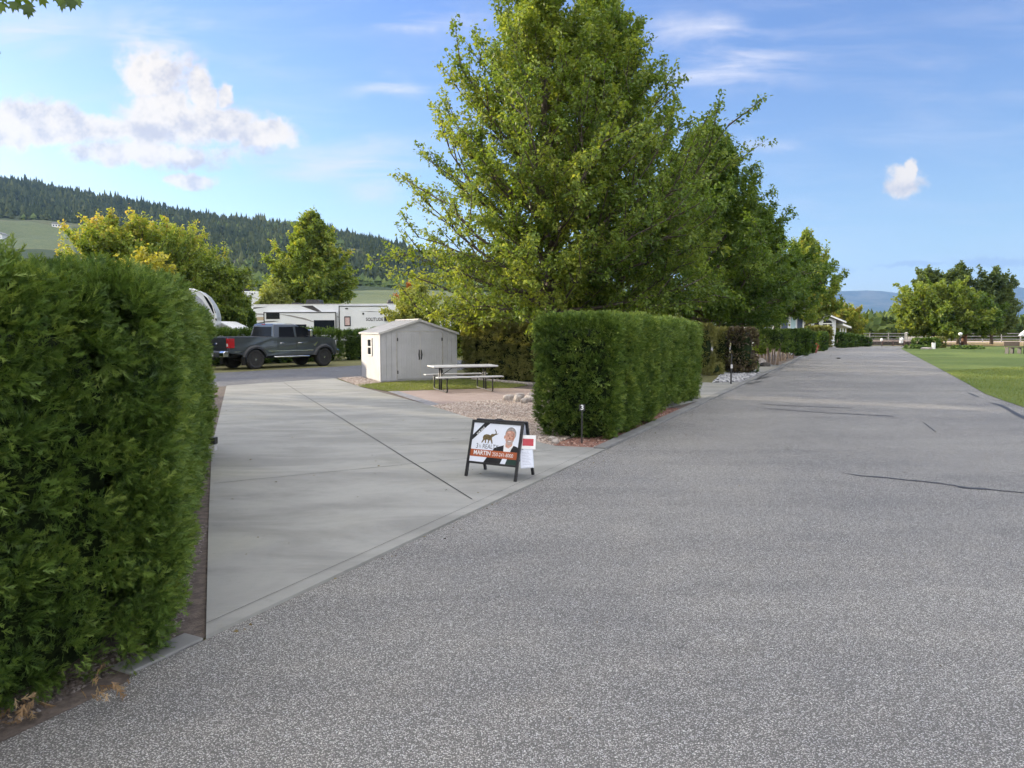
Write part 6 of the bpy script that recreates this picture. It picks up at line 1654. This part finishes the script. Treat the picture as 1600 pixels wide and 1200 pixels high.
for i, (p0, p1, mt_, nm) in enumerate([(1208, 1221, M_cream, 'cream_panel'), (1221, 1231, M_navy, 'navy_panel'), (1231, 1246, M_siding, 'white_panel'), (1246, 1254, M_navy, 'navy_panel'), (1254, 1256.5, M_whitepaint, 'corner_board')]):
    b = MB(); b.box(q(p0) - o2 + .003, q(p1) - o2 - .003, 0 if mt_ is not M_navy else -.03, 8, .3, Hn); b.build(nm, mt_, nh)
b = MB(); b.box(q(1209.5) - o2, q(1219.5) - o2, -.03, -.003, 1.35, 2.3); b.build('window', M_glass, nh)
b = MB(); b.box(q(1236) - o2, q(1243) - o2, -.035, -.003, 1.2, 3.0); b.build('window', pmat('pale_glass_painted_reflection', (.35, .5, .55), (.45, .6, .65), 2, .1), nh)  # pale blue base colour stands in for sky reflected in the pane
b = MB(); b.box(-.15, q(1258) - o2, -.4, 8.3, Hn + .003, Hn + .14); b.build('roof', M_shingle, nh)
tag(nh, 'navy and white park home under the yellow green tree', 'house')
Y3 = 52.0; q = lambda px: XZ(px, 500, Y3)[0]
wv_ = empty('white_camper', (q(1176), Y3, 0), 0); o3 = q(1176); Hc = XZ(1190, 502, Y3)[1]
b = MB(); w3 = q(1208) - o3; b.prism([(0, .5), (w3, .5), (w3, Hc - .15), (w3 - .2, Hc), (.25, Hc), (0, Hc - .2)], 'y', 0, 2.4); b.build('body', M_rv, wv_, bevel=.03)
b = MB(); b.box(w3 * .2, w3 * .5, -.02, -.002, Hc - .75, Hc - .4); b.build('window', M_glass, wv_)
tag(wv_, 'low white camper behind the cedars left of the navy home', 'camper')

# ---- small things along the far kerb
x, y = G(1271, 551.5)
pt2 = empty('flower_planter', (x, y, 0), 0)
b = MB(); b.lathe([(.22, 0), (.30, .28), (.32, .34), (.28, .34), (.05, .30)], 18); b.build('pot', pmat('terracotta', (.32, .12, .09), (.25, .09, .07), 6, .7), pt2, smooth=True)
g = np.random.default_rng(3); n = 260; P = nrm(g.normal(0, 1, (n, 3))) * np.array([.36, .36, .24]) * g.uniform(.6, 1, (n, 1)) + np.array([0, 0, .45])
V, T, tn = scatter(LEAF, P, P - np.array([0, 0, .4]), g.normal(0, 1, (n, 3)), g.uniform(.05, .10, n), g.random(n)); tri_mesh('flowers', V, T, leafmat('red_flowers', [(.05, .1, .03), (.35, .06, .05), (.45, .12, .10)], .2), pt2, tone=tn)
tag(pt2, 'red flowers in a low planter at the far kerb', 'planter')
b = MB(); x, y = G(1264, 551); b.box(x - .05, x + .05, y - .05, y + .05, 0, 1.05); b.box(x - .07, x + .07, y - .07, y + .07, 1.05, 1.09); o = b.build('wooden_post', pmat('weathered_wood', (.22, .13, .09), (.15, .09, .06), 14, .9)); tag(o, 'brown wooden post beside the red planter', 'post')
pcs = []
for i, (p, hp) in enumerate([((1229, 561.5), .62), ((1238, 557), .62), ((1243, 554.5), .62)]):
    x, y = G(*p); b = MB(); b.cyl((0, 0), .05, 'z', 0, hp, 12); b.ball((0, 0, hp + .03), .06, .06, .06, 6); o = b.build('bollard', M_blackplastic); o.location = (x, y, 0)
    tag(o, ['nearest black post holding the white chain', 'middle black post holding the white chain', 'farthest black post holding the white chain'][i], 'bollard', 'posts of the white chain'); pcs.append((x, y, hp))
for i in range(2):
    a_, c_ = Vector(pcs[i]), Vector(pcs[i + 1]); b = MB(); pts = []
    for k in range(17):
        f = k / 16; p = a_.lerp(c_, f) - Vector((0, 0, .40 * 4 * f * (1 - f) - .0)); pts.append(tuple(p + Vector((.07, -.03, -.02))))
    b.tube(pts, .028, 6); o = b.build('white_chain', M_whitepaint, smooth=True); tag(o, ['nearer hanging loop of white chain', 'farther hanging loop of white chain'][i], 'chain', 'white chain loops')
x, y = G(1206, 572)
rock('white_boulder', x - .5, y + .2, 0, .30, .22, .22, .4, M_stone, 'pale boulder under the bare stemmed topiary cedar', 'boulder', seed=70)
o = rock('dark_stone', *G(1196, 573), 0, .25, .2, .14, .2, pmat('dark_rock', (.06, .055, .05), (.1, .09, .08), 8, .9, bump=.6), 'dark low stone left of the topiary stems', 'stone', seed=71)

# ---- end of the road: low dark fence, white lamps, rail fence
e0_, e1_ = Vector(G(1350, 540.6)), Vector(G(1436, 540.6)); Lf = (e1_ - e0_).length
lwf = empty('low_fence', (e0_.x, e0_.y + .8, 0), math.atan2((e1_ - e0_).y, (e1_ - e0_).x))
b = MB(); nb = 34
for i in range(nb): b.box(Lf * i / nb, Lf * (i + 1) / nb - .03, 0, .04, .08, .47)
b.build('panel', pmat('dark_fence_boards', (.035, .03, .028), (.06, .05, .045), 5, .9), lwf)
b = MB()
b.box(-.1, Lf + .1, -.05, .1, .50, .58); b.build('top_rail', pmat('pinkish_rail', (.45, .33, .30), (.36, .27, .24), 5, .8), lwf)
for i in range(6):
    b = MB(); b.box(Lf * i / 5 - .05, Lf * i / 5 + .05, -.04, .08, 0, .499); b.build('post', pmat('fence_post', (.14, .08, .07), (.1, .06, .05), 5, .9), lwf)
tag(lwf, 'low dark board fence closing the far end of the road', 'fence')
lamp0 = None
M_lampglass = pmat('white_lamp_globe', (.8, .8, .78), rough=.3)
for i, (p, h_, lab) in enumerate([((1344, 541.5), .42, 'white garden lamp left of the low dark fence'), ((1352.5, 541.5), .55, 'white garden lamp at the left end of the low dark fence'), ((1377, 541.5), .55, 'white garden lamp left of the middle of the low dark fence'), ((1409, 541.5), .60, 'white garden lamp near the right end of the low dark fence'), ((1442, 543), .55, 'white garden lamp in front of the clipped park bush')]):
    x, y = G(*p)
    if lamp0 is None:
        lamp0 = empty('garden_lamp', (x, y, 0), 0)
        b = MB(); b.cyl((0, 0), .03, 'z', 0, h_, 10); b.build('pole', M_black, lamp0)
        b = MB(); b.ball((0, 0, h_ + .10), .13, .13, .13, 8); b.build('globe', M_lampglass, lamp0, smooth=True); o = lamp0
    else:
        o = copy_tree(lamp0); o.location = (x, y, 0); o.scale = (1, 1, h_ / .42)
    tag(o, lab, 'lamp', 'garden lamps at the road end')
x, y = G(1416, 541)
b = MB(); b.box(-.18, .18, -.08, .08, 0, .50); b.box(-.2, .2, -.1, .1, .50, .56); o = b.build('utility_box', M_whitepaint, bevel=.02); o.location = (x, y + 1, .3); tag(o, 'small white box above the low dark fence', 'utility box')
# park furniture and shrubs under the trees
shrub('clipped_bush', 1447, 544.2, 528.5, 34, 'dark clipped bush at the left foot of the park trees', M_cedar, tone=.55, seed=90, ss=.22, dens=160)
shrub('clipped_bush', 1466, 543.5, 527, 18, 'lighter round bush beside the clipped park bush', M_browncedar, tone=.5, seed=91, ss=.22, dens=160)
shrub('low_plants', 1433, 545, 540, 30, 'low plants along the lawn edge left of the park bush', M_cedar, tone=.6, seed=92, ss=.16, dens=260)
shrub('low_plants', 1512, 545.6, 541, 40, 'low plants along the lawn edge right of the red brown trunk', M_cedar, tone=.6, seed=93, ss=.16, dens=260)
x, y = G(1458.5, 545.5)
b = MB(); b.box(-.12, .12, -.1, .1, 0, .50); b.box(-.14, .14, -.12, .12, .5, .55); o = b.build('white_pedestal', M_whitepaint, bevel=.02); o.location = (x, y, 0); tag(o, 'small white pedestal under the park trees', 'pedestal')
x, y = G(1447, 545.8); rock('flat_rock', x, y, 0, .5, .3, .12, 0, M_stone, 'flat pale rock on the lawn edge under the park trees', 'rock', seed=74)
x, y = G(1499.5, 544.5)
lp = empty('park_lamp', (x, y, 0), 0)
b = MB(); b.tube([(0, 0, 0), (0, 0, 1.15)], [.05, .035], 10); b.build('pole', M_black, lp)
b = MB(); b.M = Matrix.Translation((0, 0, 1.15)); b.lathe([(.06, 0), (.15, .08), (.17, .2), (.12, .27), (.02, .30)], 16); b.build('globe', M_lampglass, lp, smooth=True)
tag(lp, 'white globe lamp on a black pole right of the red brown trunk', 'lamp')
x, y = G(1593, 553)
lp = empty('park_sign_post', (x + .35, y, 0), 0); 
b = MB(); b.box(-.05, .05, -.05, .05, 0, 1.45); b.build('post', M_black, lp)
b = MB(); b.prism([(-.42, 1.28), (.5, 1.28), (.35, 1.62), (.05, 1.72), (-.25, 1.50)], 'y', -.12, .12); b.build('hood', M_whitepaint, lp)
tag(lp, 'white hooded post at the right edge of the photo', 'post')
tb_ = empty('park_bench', (x - .15, y + .4, 0), .1)
b = MB(); b.box(-.6, .6, -.2, .2, .42, .47); b.build('seat', pmat('bench_wood', (.16, .12, .09), rough=.8), tb_)
for xx in (-.5, -.1, .45):
    b = MB(); b.box(xx - .02, xx + .02, -.16, .16, 0, .418); b.build('leg', M_black, tb_)
b = MB(); b.box(-.6, .6, .18, .22, .55, .85); b.build('backrest', pmat('bench_wood_back', (.16, .12, .09), rough=.8), tb_)
tag(tb_, 'dark park bench at the right edge of the lawn', 'bench')
# wire-and-rail fence behind the straw field
f0 = Vector((46.5, 97.5)); f1 = Vector((150, 94.0)); Lr = (f1 - f0).length
rf = empty('rail_fence', (f0.x, f0.y, 0), math.atan2((f1 - f0).y, (f1 - f0).x))
M_grail = pmat('grey_rail', (.22, .22, .22), (.3, .3, .29), 6, .85)
b = MB()
for z in (.35, .75, 1.12): b.box(0, Lr, -.02, .02, z, z + .10)
b.build('rail', M_grail, rf)
for i in range(42):
    b = MB(); b.box(Lr * i / 41 - .05, Lr * i / 41 + .05, .022, .12, 0, 1.3); b.build('post', M_grail, rf)
tag(rf, 'long grey rail fence across the straw field on the right', 'fence')
b = MB(); b.box(0, 4.2, 0, .5, 0, 1.15); b.prism([(0, 1.153), (4.2, 1.153), (3.2, 1.65), (1.0, 1.65)], 'y', -.1, .6); o = b.build('pump_house', M_cream); o.location = (46.0, 84.0, 0); 
tag(o, 'small pale flat building beyond the dark fence left of the park trees', 'building'); o.location = (XZ(1416, 520, 110)[0], 110, 0)

# ---- far buildings on the slopes
def far_house(px, py, Y, w_, h_, mat_, label, roof=M_shingle, grp='far houses on the hillside'):
    yy_ = np.arange(140.0, 815.0, 5.0); xs_ = (px - 800) / FPX * yy_; hs_ = hill_z(xs_, yy_)
    d = px_dir(px, py); los = CAMH + d.z / d.y * yy_
    hit = np.where(hs_ >= los)[0]; kx_ = hit[0] if len(hit) else len(yy_) - 1
    Y0 = Y; Y = float(yy_[kx_]); x = float(xs_[kx_]); z = float(hs_[kx_]); w_ *= Y / Y0; h_ *= Y / Y0; z0 = z - 1.5
    r_ = empty('far_house', (x, Y, z0), .2); top = z + h_ - z0
    b = MB(); b.box(-w_ / 2, w_ / 2, 0, 7, 0, top); b.build('wall', mat_, r_)
    b = MB(); b.prism([(-w_ / 2 - .6, top), (w_ / 2 + .6, top), (w_ / 2 - w_ * .2, top + h_ * .45), (-w_ / 2 + w_ * .2, top + h_ * .45)], 'y', -.5, 7.5); b.build('roof', roof, r_)
    for f in (-.3, 0, .3):
        b = MB(); b.box(w_ * f - w_ * .07, w_ * f + w_ * .07, -.06, -.004, top - h_ * .7, top - h_ * .3); b.build('window', M_glass, r_)
    tag(r_, label, 'house', grp)
far_house(412, 402, 520, 12, 3.5, M_whitepaint, 'white house on the hill left of the upright maple')
far_house(398, 415, 420, 26, 2.2, M_cream, 'long low pale building left of the upright maple on the slope')
far_house(580, 413, 560, 13, 3.0, M_whitepaint, 'white house on the hill right of the upright maple')
far_house(571, 430, 430, 5, 3.2, pmat('salmon_wall', (.6, .38, .28), rough=.7), 'tiny salmon house on the hill right of the upright maple')
far_house(120, 334, 700, 10, 2.5, M_cream, 'pale house among the conifers above the broad maple')
far_house(98, 356, 520, 6, 2.5, M_whitepaint, 'tiny white house left of the broad maple top')
far_house(2, 375, 330, 6, 2.5, M_whitepaint, 'white shed on the green slope at the left photo edge')
x, z = XZ(1361, 522, 330)
cr = empty('church', (x, 330, 0), .1)
b = MB(); b.box(-4, 6, 0, 9, 0, 3.6); b.build('wall', pmat('pink_wall', (.5, .33, .3), (.42, .3, .27), 1, .8), cr)
b = MB(); b.prism([(-4.5, 3.6), (6.5, 3.6), (1, 6.6)], 'y', -.3, 9.3); b.build('roof', pmat('rust_roof', (.32, .2, .18), rough=.8), cr)
b = MB(); b.box(-2.3, -.7, -.5, 1.2, 0, 7.0); b.build('tower', M_whitepaint, cr)
b = MB(); b.loft([[(-2.5, -.7, 7), (-.5, -.7, 7), (-.5, 1.4, 7), (-2.5, 1.4, 7)], [(-1.52, .33, 11.5), (-1.48, .33, 11.5), (-1.48, .37, 11.5), (-1.52, .37, 11.5)]]); b.build('spire', M_whitepaint, cr)
tag(cr, 'tiny pink walled church with a white spire beyond the road end', 'church')
# small dark bird-sized lump on the far road
x, y = G(1310, 560.5); rock('road_pebble', x, y, .005, .12, .08, .05, 0, M_tar, 'small dark lump lying on the far road', 'pebble', seed=75)

# ---- air between here and the mountains
hz = MB(); hz.box(-11500, 11500, -1500, 11500, -3.0, 900)
mh = bpy.data.materials.new('air_haze'); mh.use_nodes = True
t = NT(mh.node_tree); t.n.clear(); out = t.node('ShaderNodeOutputMaterial'); pv = t.node('ShaderNodeVolumePrincipled')
pv.inputs['Color'].default_value = (0.32, 0.56, 1.0, 1); pv.inputs['Density'].default_value = 0.000085; pv.inputs['Anisotropy'].default_value = 0.2
t.link(pv.outputs[0], out.inputs['Volume'])
haze = hz.build('haze', mh); haze['kind'] = 'stuff'; haze['label'] = 'thin blue air over the valley'
